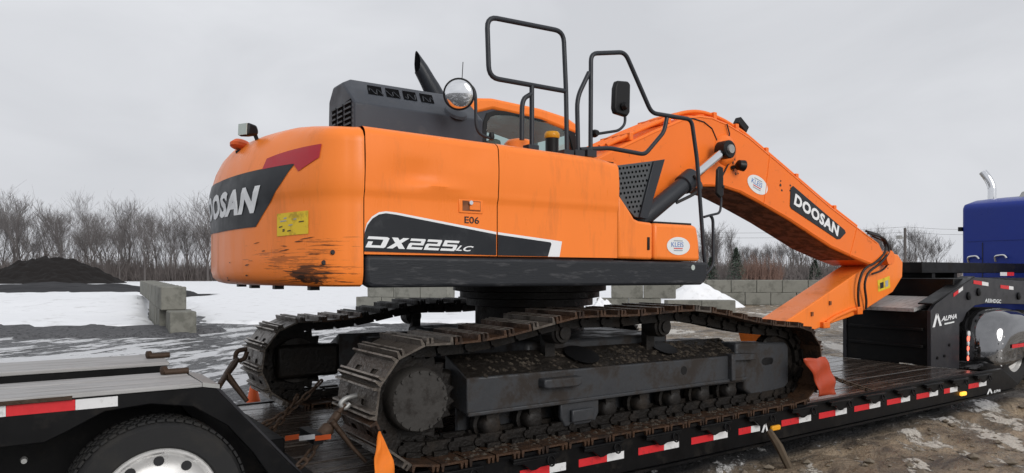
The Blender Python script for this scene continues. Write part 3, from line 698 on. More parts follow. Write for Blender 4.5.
c = at(678.5, 246, Y=SY-.006); dealer_oval((c.x, c.z), .133, .072, 0, tb2, SY-.0065)

# decal with the model number
def patch(name, pts, Y, mt, parent):
    return link(name, MB().add([at(a, b, Y=Y) for a, b in pts], [tuple(range(len(pts)))]).mesh(name), mt, parent)
YD = SY-.0035
wl = [(364.3, 240), (364.8, 231), (367, 223), (372, 216.5), (379, 212.2), (386, 211.2), (396, 212.4), (496.3, 232)]
wl2 = [(364.3, 240), (364.8, 232.5), (367.5, 225), (372.5, 218.5), (379, 214.4), (386, 213.2), (396, 214.6), (496.3, 234.4)]
patch('decal_edge', wl+[(496.3, 236), (366, 245)], YD, M['white'], d1)
patch('model_decal', wl2+[(496.3, 255.2), (364.3, 251.3)], YD-.0025, M['decal'], d1)
patch('decal_edge', [(498, 232.2), (556, 240.5), (562, 241.5), (559.5, 256.8), (548, 256.6)]+[(549, 247), (498, 234.6)], YD, M['white'], d2)
patch('model_decal', [(498, 234.6), (550.5, 242.3), (551.5, 244), (548, 256.4), (498, 255.4)], YD-.0025, M['decal'], d2)
Q = lambda a, b: at(a, b, Y=YD-.005)
# heavy slanted model number drawn as strokes: each glyph in a unit box, then sheared
def glyphs(defs, p0, pu, pv, mt, parent, name):
    p0, pu, pv = Vector(p0), Vector(pu), Vector(pv); mb = MB()
    for x0, w, quads in defs:
        for i, q in enumerate(quads): mb.add([p0+(pu-p0)*(x0+w*a)+(pv-p0)*b+Vector((0, -.0005*i, 0)) for a, b in q], [tuple(range(len(q)))])
    return link(name, mb.mesh(name), mt, parent)
def bar(x0, y0, x1, y1): return [(x0, y0), (x1, y0), (x1, y1), (x0, y1)]
t_ = .22
two = [bar(0, 1-t_, .92, 1), [(.74, .6), (.98, .6), (.98, .92), (.92, 1), (.74, 1-t_)], bar(.08, .40, .98, .60), [(.0, 0), (.24, t_), (.24, .40), (.08, .60), (.0, .5)], bar(0, 0, 1, t_)]
five = [bar(.02, 1-t_, 1, 1), bar(.02, .42, .26, 1-t_), bar(.02, .42, .92, .62), [(.74, t_), (.98, .08), (.98, .54), (.92, .62), (.74, .42)], bar(0, 0, .92, t_)]
dee = [bar(-.1, 1-t_*1.1, .85, 1), [(.72, t_), (.92, .0), (1, .1), (1, .9), (.85, 1), (.72, .78)], bar(0, 0, .92, t_), [(0, 0), (.24, t_), (.24, .55), (0, .55)]]
ex = [[(0, 0), (.34, 0), (1, 1), (.66, 1)], [(.68, 0), (1.02, 0), (.36, 1), (.02, 1)]]
B0, BU, BV = Q(363.2, 247.2), Q(456, 251.2), Q(368.6, 236.2)
glyphs([(.02, .20, dee), (.235, .19, ex), (.445, .165, two), (.63, .165, two), (.815, .175, five)], B0, BU, BV, M['white'], d1, 'model_number')
text_on('model_suffix', 'LC', Q(455.5, 250.6), Q(472, 251.6), Q(457.5, 245.2), M['white'], d1, bold=.025, shear=.3)
text_on('fleet_number', 'E06', at(464.6, 223.1, Y=YD), at(479.2, 223.9, Y=YD), at(464.6, 216.2, Y=YD), M['ink'], d1, bold=.012)
# flush latch
a = at(458.5, 197.2, Y=SY); b_ = at(482.5, 214, Y=SY)
lt = obj('latch_plate', MB().span(a.x, b_.x, SY-.007, SY+.01, b_.z, a.z), M['orange'], d1, bevel=.004)
a2 = at(462, 200.5, Y=SY); b2 = at(479.8, 211.6, Y=SY)
obj('latch_pocket', MB().span(a2.x, b2.x, SY-.0095, SY-.006, b2.z, a2.z), M['under'], lt)
obj('latch_paddle', MB().span(a2.x+.05, b2.x-.006, SY-.016, SY-.009, b2.z+.006, a2.z-.006), M['orange'], lt, bevel=.004)
c = at(470.5, 202.8, Y=SY-.016); obj('lock', MB().lathe([(.016, 0), (.014, .012)], c, (0, -1, 0), 12), M['chrome'], lt)

# ---------------- counterweight: swept plan curve, lofted
R_ = 2.70; raw = [(-2.182+.6-i*.02, SY) for i in range(31)]
x = -2.182
while x > -2.335: x -= .02; raw.append((x, SY))
ph0 = math.asin(1.355/R_)
for k in range(1, 60): a = ph0*(1-k/60*1.0); raw.append((-R_*math.cos(a), -R_*math.sin(a)))
raw = raw+[(x, -y) for x, y in raw[::-1]]
raw = np.array(raw); sg = np.r_[0, np.cumsum(np.hypot(*np.diff(raw, axis=0).T))]
su = np.arange(0, sg[-1], .02); cur = np.c_[np.interp(su, sg, raw[:, 0]), np.interp(su, sg, raw[:, 1])]
ker = np.exp(-.5*(np.arange(-30, 31)*.02/.13)**2); ker /= ker.sum()
sm_ = np.c_[np.convolve(cur[:, 0], ker, 'same'), np.convolve(cur[:, 1], ker, 'same')]
i0 = int(.6/.02); sm_[:i0+3] = cur[:i0+3]; sm_[-(i0+3):] = cur[-(i0+3):]
cwp = sm_[i0:-i0]; cws = np.r_[0, np.cumsum(np.hypot(*np.diff(cwp, axis=0).T))]; CWL = cws[-1]
tan = np.gradient(cwp, axis=0); tan /= np.hypot(tan[:, 0], tan[:, 1])[:, None]; cwn = np.c_[-tan[:, 1], tan[:, 0]]*-1
if cwn[0, 1] > 0: cwn = -cwn
insz = [(1.118, .10), (1.13, .05), (1.16, .015), (1.21, 0), (1.64, 0), (1.70, -.012), (1.80, -.008), (1.90, .03), (1.97, .075), (2.02, .125), (2.055, .19), (2.075, .30)]
def cw_point(s, w, lift=0):
    """s along the plan curve, w = height parameter in metres (1.118..2.075)"""
    px = np.interp(s, cws, cwp[:, 0]); py = np.interp(s, cws, cwp[:, 1]); nx_ = np.interp(s, cws, cwn[:, 0]); ny_ = np.interp(s, cws, cwn[:, 1])
    e = min(s, CWL-s); k = sstep(.1, .75, e)
    ins = np.interp(w, [q[0] for q in insz], [q[1] for q in insz])
    ins_side = np.interp(w, [1.118, 1.13, 1.17, 1.21, 1.64, 1.70, 1.8, 2.0, 2.04, 2.065, 2.075], [.05, .02, .004, 0, 0, -.014, -.02, -.012, .01, .05, .12])
    i_ = ins*k+ins_side*(1-k)-lift
    z = w+(.075*k*sstep(1.75, 2.07, w))
    return Vector((px-nx_*i_, py-ny_*i_, z))
ws = [1.118, 1.123, 1.13, 1.145, 1.16, 1.185, 1.21, 1.3, 1.4, 1.5, 1.6, 1.64, 1.66, 1.68, 1.70, 1.75, 1.80, 1.85, 1.90, 1.94, 1.97, 2.0, 2.02, 2.04, 2.055, 2.065, 2.075]
ss = np.linspace(0, CWL, 90)
rows = [[cw_point(s, w) for s in ss] for w in ws]
m_ = MB().grid(rows)
def cap_row(row, z): return [Vector((-2.182+.0, p.y*.9, p.z)) for p in row]
m_.grid([[cap_row(rows[0], 1.118)[i] for i in range(90)], rows[0]]); m_.grid([rows[-1], cap_row(rows[-1], rows[-1][45].z)])
m_.span(-2.30, -2.185, -1.30, 1.30, 1.14, 2.02)
def scuffed():
    m = mat('scuffed_orange_paint', (.93, .238, .036), .33, spec=.30, var=.04, scale=2.5, dirt=(.34, .10, .03), dirt_amt=.26, dirt_scale=2.2, thr=.55, bump=.12, bump_scale=2.2, stretch=(2.2, 2.2, .45))
    n = m.node_tree.nodes; l = m.node_tree.links; b = n['Principled BSDF']; src = b.inputs['Base Color'].links[0].from_socket
    tcx = n.new('ShaderNodeTexCoord')
    def area(c, r):
        s1 = n.new('ShaderNodeVectorMath'); s1.operation = 'SUBTRACT'; l.new(tcx.outputs['Object'], s1.inputs[0]); s1.inputs[1].default_value = c
        s2 = n.new('ShaderNodeVectorMath'); s2.operation = 'DIVIDE'; l.new(s1.outputs[0], s2.inputs[0]); s2.inputs[1].default_value = r
        s3 = n.new('ShaderNodeVectorMath'); s3.operation = 'LENGTH'; l.new(s2.outputs[0], s3.inputs[0])
        mr = n.new('ShaderNodeMapRange'); mr.inputs['From Min'].default_value = 1; mr.inputs['From Max'].default_value = .15; l.new(s3.outputs['Value'], mr.inputs['Value']); return mr.outputs[0]
    def streak(sc, rot, thr):
        mp = n.new('ShaderNodeMapping'); mp.inputs['Scale'].default_value = sc; mp.inputs['Rotation'].default_value = rot; l.new(tcx.outputs['Object'], mp.inputs[0])
        t = n.new('ShaderNodeTexNoise'); t.inputs['Scale'].default_value = 1; t.inputs['Detail'].default_value = 7; t.inputs['Roughness'].default_value = .72; l.new(mp.outputs[0], t.inputs['Vector'])
        return t.outputs['Fac']
    def mul_add(a, k, c):
        q = n.new('ShaderNodeMath'); q.operation = 'MULTIPLY_ADD'; l.new(a, q.inputs[0]); q.inputs[1].default_value = k
        if isinstance(c, float): q.inputs[2].default_value = c
        else: l.new(c, q.inputs[2])
        return q.outputs[0]
    def mask(ar, st, k, thr, soft):
        q = mul_add(ar, k, st); mr = n.new('ShaderNodeMapRange'); mr.inputs['From Min'].default_value = thr; mr.inputs['From Max'].default_value = thr+soft; l.new(q, mr.inputs['Value']); return mr.outputs[0]
    st1 = streak((4, 4, 34), (.1, -.08, 0), 0); st2 = streak((3, 3, 60), (-.2, .25, 0), 0); st3 = streak((9, 9, 12), (0, 0, 0), 0)
    a1 = area((-2.45, -1.15, 1.19), (.42, .55, .14)); a2 = area((-2.5, -1.1, 1.27), (.6, .8, .30)); a3 = area((-2.45, -1.1, 1.16), (.4, .5, .09))
    col = src
    for ms, c, amt in ((mask(a2, st2, .20, .69, .04), (.34, .095, .02), .7), (mask(a1, st1, .28, .715, .05), (.06, .026, .014), .9), (mask(a3, st3, .30, .765, .06), (.02, .014, .011), .9)):
        mx_ = n.new('ShaderNodeMixRGB'); k_ = n.new('ShaderNodeMath'); k_.operation = 'MULTIPLY'; l.new(ms, k_.inputs[0]); k_.inputs[1].default_value = amt
        l.new(k_.outputs[0], mx_.inputs[0]); l.new(col, mx_.inputs[1]); mx_.inputs[2].default_value = c+(1,); col = mx_.outputs[0]
    l.new(col, b.inputs['Base Color']); return m
CW = obj('counterweight', m_, scuffed(), EX, smooth=40)
# project photo pixels onto the counterweight to find (s, w)
gs = np.linspace(0, CWL*.55, 150); gw = np.linspace(1.13, 2.07, 110)
tab = [(proj(*cw_point(s, w)), s, w) for s in gs for w in gw]
tp = np.array([q[0] for q in tab]); tsw = np.array([q[1:] for q in tab])
def sw(px, py):
    d = np.hypot(tp[:, 0]-px, tp[:, 1]-py); return tuple(tsw[d.argmin()])
def cw_decal(name, poly_sw, mt, lift, parent=CW, step=.05):
    vs, fs = poly_sw, [tuple(range(len(poly_sw)))]
    s0, s1 = min(v[0] for v in vs), max(v[0] for v in vs); w0, w1 = min(v[1] for v in vs), max(v[1] for v in vs)
    vs, fs = slice_geo(vs, fs, 0, np.arange(s0+step, s1, step)); vs, fs = slice_geo(vs, fs, 1, np.arange(w0+step, w1, step))
    me = MB().add([cw_point(a, b, lift) for a, b in vs], fs).mesh(name); me.shade_smooth()
    return link(name, me, mt, parent)
tr, br = sw(295, 164), sw(256, 227); lt_, lb_ = sw(222, 180), sw(216, 233)
wt_ = lt_[1]; wb_ = lb_[1]; mid_ = CWL/2
cw_decal('brand_panel', [tr, (mid_, wt_-.01), (CWL-tr[0], tr[1]), (CWL-br[0], br[1]), (mid_, wb_), br], M['decal'], .004)
for mir in (0, 1):
    q = [sw(*v) for v in ((321.5, 144.5), (320, 157), (299, 171), (294, 163.5), (263, 169.5), (268, 158.5))]
    if mir: q = [(CWL-a, b) for a, b in q]
    cw_decal('red_reflector', q, M['redlens'], .005)
n1, n2 = sw(261, 185), sw(256, 214)
vs, fs = text_geo('DOOSAN', bold=.055, shear=.42, space=1.12); sN = n1[0]; wN1 = n1[1]; wN0 = sw(246, 214)[1]
vs = [(CWL-sN-(CWL-2*sN)*(1-a)*1.0, wN0+(wN1-wN0)*b) for a, b in vs]
vs = [(CWL-a, b) for a, b in vs]
vs, fs = slice_geo(vs, fs, 0, np.arange(0, CWL, .04))
link('brand_lettering', MB().add([cw_point(a, b, .0075) for a, b in vs], fs).mesh('brand_lettering'), M['white'], CW)
q = [sw(*v) for v in ((277, 213.5), (309, 211), (309.5, 234), (277, 236.5))]
st = cw_decal('warning_sticker', q, M['yellow'], .004)
ru = random.Random(8)
for k in range(9):
    px, py = ru.uniform(279, 300), ru.uniform(219, 233); a = sw(px, py); L_ = ru.uniform(.015, .06)
    cw_decal('sticker_mark', [(a[0], a[1]), (a[0]-L_, a[1]+.004), (a[0]-L_, a[1]+.010), (a[0], a[1]+.007)], M['printgrey'] if k % 2 else M['ink'], .0055, st)
# scrapes where the corner has been rubbed bare
scr = []
for k in range(10):
    px, py = ru.gauss(300, 20), ru.gauss(276, 5.5); 
    if py > 284 or py < 252: continue
    scr.append((px, py, ru.uniform(.04, .2), ru.uniform(.0015, .007)))
for k in range(8): scr.append((ru.uniform(250, 330), ru.uniform(240, 268), ru.uniform(.03, .12), ru.uniform(.0015, .004)))
for k in range(5): scr.append((ru.uniform(228, 262), ru.uniform(262, 281), ru.uniform(.02, .07), ru.uniform(.002, .006)))
scr += [(308, 238, .13, .003), (300, 241, .08, .004)]
M['scrape'] = mat('rubbed_bare_steel', (.06, .03, .018), .6, var=.5, scale=25)
for i_, (px, py, L_, th) in enumerate(scr):
    a = sw(px, py); n_ = 6; up = []; dn = []
    sl_ = ru.uniform(-.10, .16)
    for j in range(n_+1):
        u = j/n_; e = math.sin(math.pi*u)**.6*th
        s_ = min(max(a[0]+(u-.5)*L_, .02), CWL-.02); w_ = min(max(a[1]-(u-.5)*L_*sl_, 1.135), 2.0)
        up.append((s_, w_+e*ru.uniform(.4, 1.1))); dn.append((s_, w_-e*ru.uniform(.4, 1.1)))
    cw_decal('scrape_mark', up+dn[::-1], M['scrape'], .0032+.00012*i_/2, CW)
for px, py in ((333, 252), (325, 263)):
    a = sw(px, py); p = cw_point(*a, .002); obj('plug', MB().lathe([(.016, 0), (.012, .006)], p, (0, -1, 0), 10), M['ink'], CW)
# feet under the counterweight
for s in (.55, 1.0, 1.45, CWL-1.0):
    p = cw_point(s, 1.118); nn = Vector((np.interp(s, cws, cwn[:, 0]), np.interp(s, cws, cwn[:, 1]), 0))
    obj('underside_lug', MB().box(p-nn*.12+Vector((0, 0, -.008)), (.06, .06, .04)), M['black'], CW)
# lamp and lens on top of the counterweight
def topz_at(px, py, s): 
    p = cw_point(s, 2.055); return p
p = at(252, 143, Y=-.35)
wl_ = obj('work_lamp', MB().prism([(-.10, -.085), (.075, -.06), (.09, .0), (.06, .075), (-.085, .09)], -.09, .09, lambda x, y, z: Vector((p.x-.02, p.y, p.z+.08))+Matrix.Rotation(.5, 3, 'Z') @ Vector((x, y, z))*.52), M['black'], EX, bevel=.015)
obj('lamp_lens', MB().prism([(-.115, -.07), (-.10, -.07), (-.092, .075), (-.107, .075)], -.072, .072, lambda x, y, z: Vector((p.x-.02, p.y, p.z+.08))+Matrix.Rotation(.5, 3, 'Z') @ Vector((x, y, z))*.52), M['lens'], wl_)
obj('lamp_stem', MB().tube([(p.x+.02, p.y, p.z+.06), (p.x+.05, p.y, p.z-.02), (p.x+.06, p.y, p.z-.25)], .014, 8).box((p.x+.06, p.y, p.z-.05), (.06, .06, .05)), M['black'], wl_)
p2 = at(241, 145.5, Y=-.15)
obj('marker_lamp', MB().lathe([(.02, .04), (.05, .03), (.075, 0), (.07, -.02), (.04, -.03)], p2, (.25, .1, 1), 18), M['cone'], EX, smooth=50)
obj('lamp_skirt', MB().tube([p2-Vector((0, 0, .03)), p2-Vector((-.05, 0, .22))], .04, 8), M['black'], EX)
p3 = at(284, 131.5, Y=-.2)
obj('lifting_eye', MB().lathe([(.01, .075), (.04, .065), (.06, .03), (.065, -.05)], p3-Vector((0, 0, .075)), (0, 0, 1), 18), M['cone'], EX, smooth=50)

# ---------------- engine hood
def hood():
    YN = -1.05; x0, x1 = -2.115, -1.16; zr, zt, zb = 2.275, 2.487, 2.03
    A = [(x0, YN, zb), (x1, YN, zb), (x1, YN, zr-.01), (x0, YN, zr)]
    # outline of the cross-section (y,z): side, bevel, top
    sec = [(YN, zb), (YN, zr), (YN+.25, zt), (YN+.42, zt), (YN+.48, 2.40), (YN+.48, zb)]
    secr = [(YN, zb), (YN, zr), (YN+.21, 2.445), (YN+.38, 2.445), (YN+.46, 2.36), (YN+.48, zb)]
    n_ = len(sec)
    V0 = [(x0, y, z) for y, z in secr]; V1 = [(x0+.075, y, z) for y, z in sec]; V2 = [(x1, y, z) for y, z in sec]
    
    vs = V0+V1+V2
    fs = [tuple(range(n_))]+[(i, i+1, i+1+n_, i+n_) for i in range(n_-1)]+[(i+n_, i+1+n_, i+1+2*n_, i+2*n_) for i in range(n_-1)]+[tuple(range(3*n_-1, 2*n_-1, -1))]
    h = obj('engine_hood', MB().add(vs, fs), M['hood'], EX, bevel=.012)
    # vents in the sloping face
    d = Vector((0, .25, zt-zr)); nrm = Vector((0, -(zt-zr), .25)).normalized()
    base = Vector((0, YN, zr))
    for k, px in enumerate((374.5, 392.5, 409.5, 426.5)):
        u = .62; y_ = YN+.25*u
        xc = at(px, 97, Y=y_).x; w2 = .050
        fr = [Vector((xc+a*w2+(.018 if b > u else -.012), 0, 0))+base+d*b+nrm*.003 for a, b in ((-1, .44), (1, .44), (1, .83), (-1, .83))]
        v_ = link('vent_opening', MB().add(fr, [(0, 1, 2, 3)]).mesh('vent_opening'), M['hole'], h)
        pts = [Vector((xc-w2*.9+1.8*w2*t/8, 0, 0))+base+d*(.56+.12*math.sin(t*1.3+k*1.7))+nrm*.005 for t in range(9)]
        obj('vent_mesh', MB().tube(pts, .004, 4), M['rail'], v_)
    # rear louvres
    for k, (a, b) in enumerate(((-1.0, -.89), (-.86, -.77), (-.74, -.66))):
        g_ = link('louvre_opening', MB().add([(x0-.003, a, zb+.03), (x0-.003, b, zb+.03), (x0-.003, b, 2.30-.01*k), (x0-.003, a, 2.31-.01*k)], [(0, 1, 2, 3)]).mesh('louvre_opening'), M['hole'], h)
        mb = MB()
        for q in range(7): mb.box((x0-.006, (a+b)/2, zb+.055+q*.034), (.008, abs(b-a), .012))
        obj('louvre_slat', mb, M['rail'], g_)
    obj('hood_bump', MB().lathe([(.085, 0), (.075, .018), (.02, .03)], (x1-.20, YN+.04, zr+.03), nrm, 20), M['hood'], h, smooth=40)
    return h
hood()
obj('engine_cover', MB().span(-2.32, -1.2, -.42, 1.15, 2.0, 2.19).span(-1.14, -.30, -1.0, .25, 1.98, 2.055), M['hood'], EX, bevel=.03)
# exhaust stack: swept back, cut at a slant
pa, pc = at(438, 100, Y=-.5), at(421, 69, Y=-.5)
ax_ = (pc-pa).normalized(); sd = Vector((0, 1, 0)); bk = ax_.cross(sd).normalized()
if bk.x < 0: bk = -bk
rings = []; n_ = 20
for h_, r in ((-.15, .068), (.1, .066), ((pc-pa).length*.6, .061), ((pc-pa).length, .056)):
    rings.append([pa+ax_*h_+(sd*math.cos(2*math.pi*k/n_)+bk*math.sin(2*math.pi*k/n_))*r for k in range(n_+1)])
rim_ = [pa+ax_*((pc-pa).length+.055+.075*math.sin(2*math.pi*k/n_))+(sd*math.cos(2*math.pi*k/n_)+bk*math.sin(2*math.pi*k/n_))*(.050-.012*max(0, math.sin(2*math.pi*k/n_))) for k in range(n_+1)]
rings.append(rim_)
ex_ = obj('exhaust_pipe', MB().grid(rings), M['rail'], EX, smooth=60)
cen = sum(rim_[:-1], Vector())/n_
obj('exhaust_bore', MB().add([cen+(v-cen)*.86-ax_*.004 for v in rim_[:-1]], [tuple(range(n_))]), M['hole'], ex_)

# ---------------- round mirror
c = at(459, 94.2, Y=-1.28); look = (Vector(CAM)-c); look.z = 0; look = (look.normalized()*.75+Vector((-.45, -.45, -.22))).normalized()
rm = obj('round_mirror', MB().lathe([(.02, -.05), (.07, -.04), (.098, -.008), (.105, .002), (.104, .010), (.094, .013)], c, look, 32), M['black'], EX, smooth=50)
obj('mirror_glass', MB().lathe([(.094*math.cos(a), .010+.026*math.sin(a)) for a in [0, .3, .6, .9, 1.2, 1.45]], c, look, 32), M['mirror'], rm, smooth=80)
Yb = -1.24
br_ = [c-look*.04, at(470, 84, Y=Yb), at(475.5, 92, Y=Yb), at(476, 126, Y=Yb), at(480, 134.5, Y=Yb), at(491, 138.5, Y=Yb)]
obj('mirror_bracket', MB().tube(rounded(br_, .05), .011, 8), M['rail'], rm, smooth=60)
p = at(491.5, 137, Y=Yb); obj('bracket_clamp', MB().lathe([(.016, -.02), (.022, 0), (.016, .03)], p, (0, 0, 1), 12), M['black'], rm, smooth=50)
p = at(463, 62, Y=-.9); obj('antenna', MB().tube([at(462, 80, Y=-.9), p], .003, 4), M['hose'], EX)

# ---------------- cab (left of the boom)
YC = .46
cab0 = xz([(470, 160), (470, 105), (478, 98), (492, 98.2), (540, 108.5), (566, 117), (577, 125), (584, 146), (587, 165)], YC)
xr, xf = cab0[0][0], cab0[8][0]
CB = obj('cab', MB().span(xr, xf+.30, YC+.02, 1.32, 1.3, 2.02), M['hood'], EX, bevel=.03)
for (xa_, xb2, za_) in ((xr, xr+.10, cab0[1][1]-.05), (xf-.16, xf-.08, cab0[6][1]-.04)):
    for yy in (1.22,): obj('cab_pillar', MB().span(xa_, xb2, yy, yy+.08, 2.02, za_), M['hood'], CB, bevel=.01)
obj('operator_seat', MB().span(xr+.40, xr+.52, .72, 1.10, 2.0, 2.30), M['black'], CB, bevel=.04)
obj('seat_headrest', MB().box((xr+.48, .90, 2.46), (.12, .36, .2)), M['stone'], CB, bevel=.04)
roof = [(q[0], q[1]) for q in cab0[1:7]]
obj('cab_roof', MB().prism([roof[0]]+roof[1:]+[(roof[-1][0]-.02, roof[-1][1]-.10), (cab0[4][0], cab0[4][1]-.12), (cab0[3][0], cab0[3][1]-.11), (roof[0][0], roof[0][1]-.09)], YC-.02, 1.34), M['orange'], CB, bevel=.03)
def yw(pts, Y, nm, mt, par, y1): return obj(nm, MB().prism(xz(pts, Y), Y, y1), mt, par, bevel=.01)
fo = [(481.5, 152), (483.5, 122), (487, 113), (495, 110.5), (515, 111.5), (550, 119), (566, 124.5), (574, 131), (580, 152)]
fi = [(486, 152), (487.3, 123), (490.5, 116.5), (497, 114), (515, 115), (549, 122.3), (563, 127.5), (569, 133), (574, 152)]
A_, B_ = xz(fo, YC-.012), xz(fi, YC-.012); mb = MB()
for i in range(len(A_)-1): mb.prism([A_[i], A_[i+1], B_[i+1], B_[i]], YC-.012, YC+.05)
obj('window_frame', mb, M['black'], CB)
obj('rear_quarter', MB().prism(xz([(471, 165), (471, 104), (492, 106), (515, 108.5), (550, 116), (566, 121.5), (574, 128), (578, 134), (574.2, 131.2), (566, 124.7), (550, 119.2), (515, 111.8), (495, 110.8), (487, 113.3), (483.3, 122), (481.3, 165)], YC), YC, YC+.05), M['hood'], CB)
yw(fi, YC+.0, 'side_window', M['glass'], CB, YC+.008)
# filler caps on the deck
p = at(519, 144, Y=-1.0)
obj('filler_cap', MB().lathe([(.11, -.12), (.11, 0), (.085, .025), (.02, .04)], p, (0, 0, 1), 20), M['orange'], EX, smooth=45)
p = at(552, 150, Y=-.9)
fc = obj('filler_neck', MB().lathe([(.052, -.10), (.052, .09), (.045, .09)], p, (0, 0, 1), 18), M['black'], EX, smooth=40)
obj('filler_cap', MB().lathe([(.055, .09), (.06, .10), (.06, .125), (.05, .14), (.01, .145)], p, (0, 0, 1), 18), M['amber'], EX, smooth=45)

# ---------------- handrails
YR = -1.22; r_ = .0175
def rail(name, pts, parent=EX, Y=YR, r=r_, rr_=.08):
    q = [at(a, b, Y=Y) if len(pp_) == 2 else at(a, b, Y=pp_[2]) for pp_ in pts for a, b in [pp_[:2]]]
    return obj(name, MB().tube(rounded(q, rr_), r, 10), M['rail'], parent, smooth=60)
h1 = rail('handrail', [(567, 152), (566, 91), (563.5, 31.5), (487, 16.5), (489, 77.5), (566, 91.3)])
rail('rail_post', [(531.8, 146), (531.8, 85.5)], h1)
rail('rail_brace', [(521.8, 140), (522, 99.5), (531, 94)], h1)
h2 = rail('handrail', [(590.5, 152), (591, 53.5), (625, 52.2), (651.5, 113), (691.5, 119.5), (697, 159), (704.5, 262), (707, 268)], rr_=.06)
rail('rail_brace', [(578, 151), (577, 98), (589, 72.5)], h2)
rail('lower_rail', [(580, 149.5), (609, 148), (645, 154.5), (664, 132), (666.8, 118)], h2, rr_=.05)
for px, py in ((531.8, 146), (567, 151), (590, 151), (578, 151)):
    p = at(px, py, Y=YR); obj('rail_foot', MB().box((p.x, p.y+.01, p.z-.02), (.09, .07, .05)), M['rail'], h1)
# rectangular mirrors
mm = obj('side_mirror', MB().prism(xz([(613.2, 88), (615.2, 81), (626, 81.8), (628.6, 85), (628, 113), (625.5, 117), (614, 113.5), (612.5, 108)], -1.30), -1.325, -1.275), M['black'], EX, bevel=.012)
rail('mirror_arm', [(593, 134.5), (619, 130.5), (625.3, 124), (624.5, 106)], mm, r=.011, rr_=.04)
p = at(594.5, 133.5, Y=YR); obj('arm_clamp', MB().lathe([(.012, -.03), (.03, -.01), (.03, .01), (.02, .035)], p, (0, -1, 0), 12), M['black'], mm, smooth=50)
p = at(624.5, 106, Y=-1.34); obj('ball_joint', MB().lathe([(.02, -.02), (.033, 0), (.02, .03)], p, (0, -1, 0), 12), M['black'], mm, smooth=50)
m2 = obj('side_mirror', MB().prism(xz([(714, 170), (716.5, 166.5), (719.5, 168), (720, 196), (717, 198.5), (713, 194)], -1.12), -1.165, -1.135), M['black'], EX, bevel=.01)
rail('mirror_arm', [(718.5, 188), (721.5, 200), (720, 213), (709, 215.5), (704, 217)], m2, Y=-1.15, r=.011, rr_=.04)
rail('mirror_post', [(710, 215), (713, 219), (713.2, 266), (705, 275)], m2, Y=-1.15, r=.014, rr_=.05)
p = at(722, 187, Y=-1.15); obj('ball_joint', MB().lathe([(.012, -.02), (.025, 0), (.012, .02)], p, (0, -1, 0), 10), M['black'], m2, smooth=50)

# ---------------- perforated step guard
gp = xz([(616.9, 165.5), (663.5, 159.6), (646, 219), (634.6, 217), (624, 205.5), (616.9, 192)], -1.22)
gd = obj('step_guard', MB().prism(gp, -1.225, -1.20), M['guard'], EX, bevel=.004)
obj('guard_flange', MB().prism(xz([(653, 161), (663.8, 159.4), (646.2, 219.5), (638.5, 217.5)], -1.23), -1.245, -1.222), M['rail'], gd, bevel=.004)
mb = MB()
for i in range(9):
    for j in range(10):
        a = 619.8+i*3.65+(1.8 if j % 2 else 0)-.15*j; b = 168.5+j*5.0-i*.45
        lim = 651.5-(b-162)*.24
        if a > lim or b > 192+(a-616.9)*1.45-3: continue
        mb.lathe([(.0105, 0), (.0105, .001)], at(a, b, Y=-1.2265), (0, -1, 0), 8)
o = obj('guard_holes', mb, M['hole'], gd); o['kind'] = 'stuff'
obj('step_well', MB().span(-.17, .30, -1.18, -.85, 1.58, 2.0), M['black'], EX)

# ---------------- boom
YB = -.28
top = [(596, 158), (619.6, 146.5), (655, 130), (687, 116.5), (700, 114.8), (712, 116.5), (729, 123.5), (749, 136), (789, 170), (829, 204.5), (866, 233), (879, 243)]
bot = [(886, 258), (872, 265.5), (857, 259.5), (831, 247.5), (790, 220.5), (760, 203), (740, 192.5), (722, 186.5), (704, 186.5), (684, 190), (664, 196), (645, 206), (630, 218), (615, 232)]
bp_ = xz(top+bot, YB)
BM = obj('boom', MB().prism(bp_, YB, -YB), M['boom'], EX, bevel=.018)
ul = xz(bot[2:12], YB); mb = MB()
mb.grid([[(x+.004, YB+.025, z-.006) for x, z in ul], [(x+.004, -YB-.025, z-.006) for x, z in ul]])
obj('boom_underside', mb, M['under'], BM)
# plate with the maker's name
corn = [(790.5, 188), (793, 186), (844.5, 230), (845.5, 233), (840, 239), (837, 239.3), (791, 208.5), (789.8, 206)]
obj('brand_plate', MB().prism(xz(corn, YB-.002), YB-.006, YB-.0005), M['decal'], BM)
text_on('brand_lettering', 'DOOSAN', at(793.8, 204.3, Y=YB-.0085), at(837.8, 236.6, Y=YB-.0085), at(795.6, 193.2, Y=YB-.0085), M['white'], BM, bold=.045, space=1.1)
c = at(757.5, 184.8, Y=YB); e_ = at(767.5, 190.5, Y=YB)
dealer_oval((c.x, c.z), .185, .098, math.atan2(e_.z-c.z, e_.x-c.x), BM, YB-.003)
# seams, boss, lamp
pin = at(725, 150, Y=YB)
obj('cylinder_boss', MB().lathe([(.17, 0), (.15, .03), (.10, .045)], (pin.x, YB-.002, pin.z), (0, -1, 0), 24), M['boom'], BM, smooth=40)
lp = at(741.5, 165.5, Y=YB-.09)
obj('boom_lamp', MB().lathe([(.03, -.06), (.055, -.04), (.062, .03), (.05, .04)], lp, (.9, -.3, -.1), 14).tube([lp, (lp.x-.06, YB, lp.z-.02)], .02, 6), M['black'], BM, smooth=45)
seam = [at(a, b, Y=YB-.004) for a, b in ((683, 118), (693, 118.5), (704, 122), (712, 128.5), (716.5, 139), (718, 146))]
obj('boom_cable', MB().tube(seam, .007, 5), M['hose'], BM)
obj('boom_cable', MB().tube([at(a, b, Y=YB-.02) for a, b in ((727, 156), (728.5, 164), (725, 171), (721.5, 178))], .008, 5), M['hose'], BM)
obj('boom_cable', MB().tube([at(a, b, Y=YB-.02) for a, b in ((727, 124), (729.5, 134), (727.5, 146))], .008, 5), M['hose'], BM)
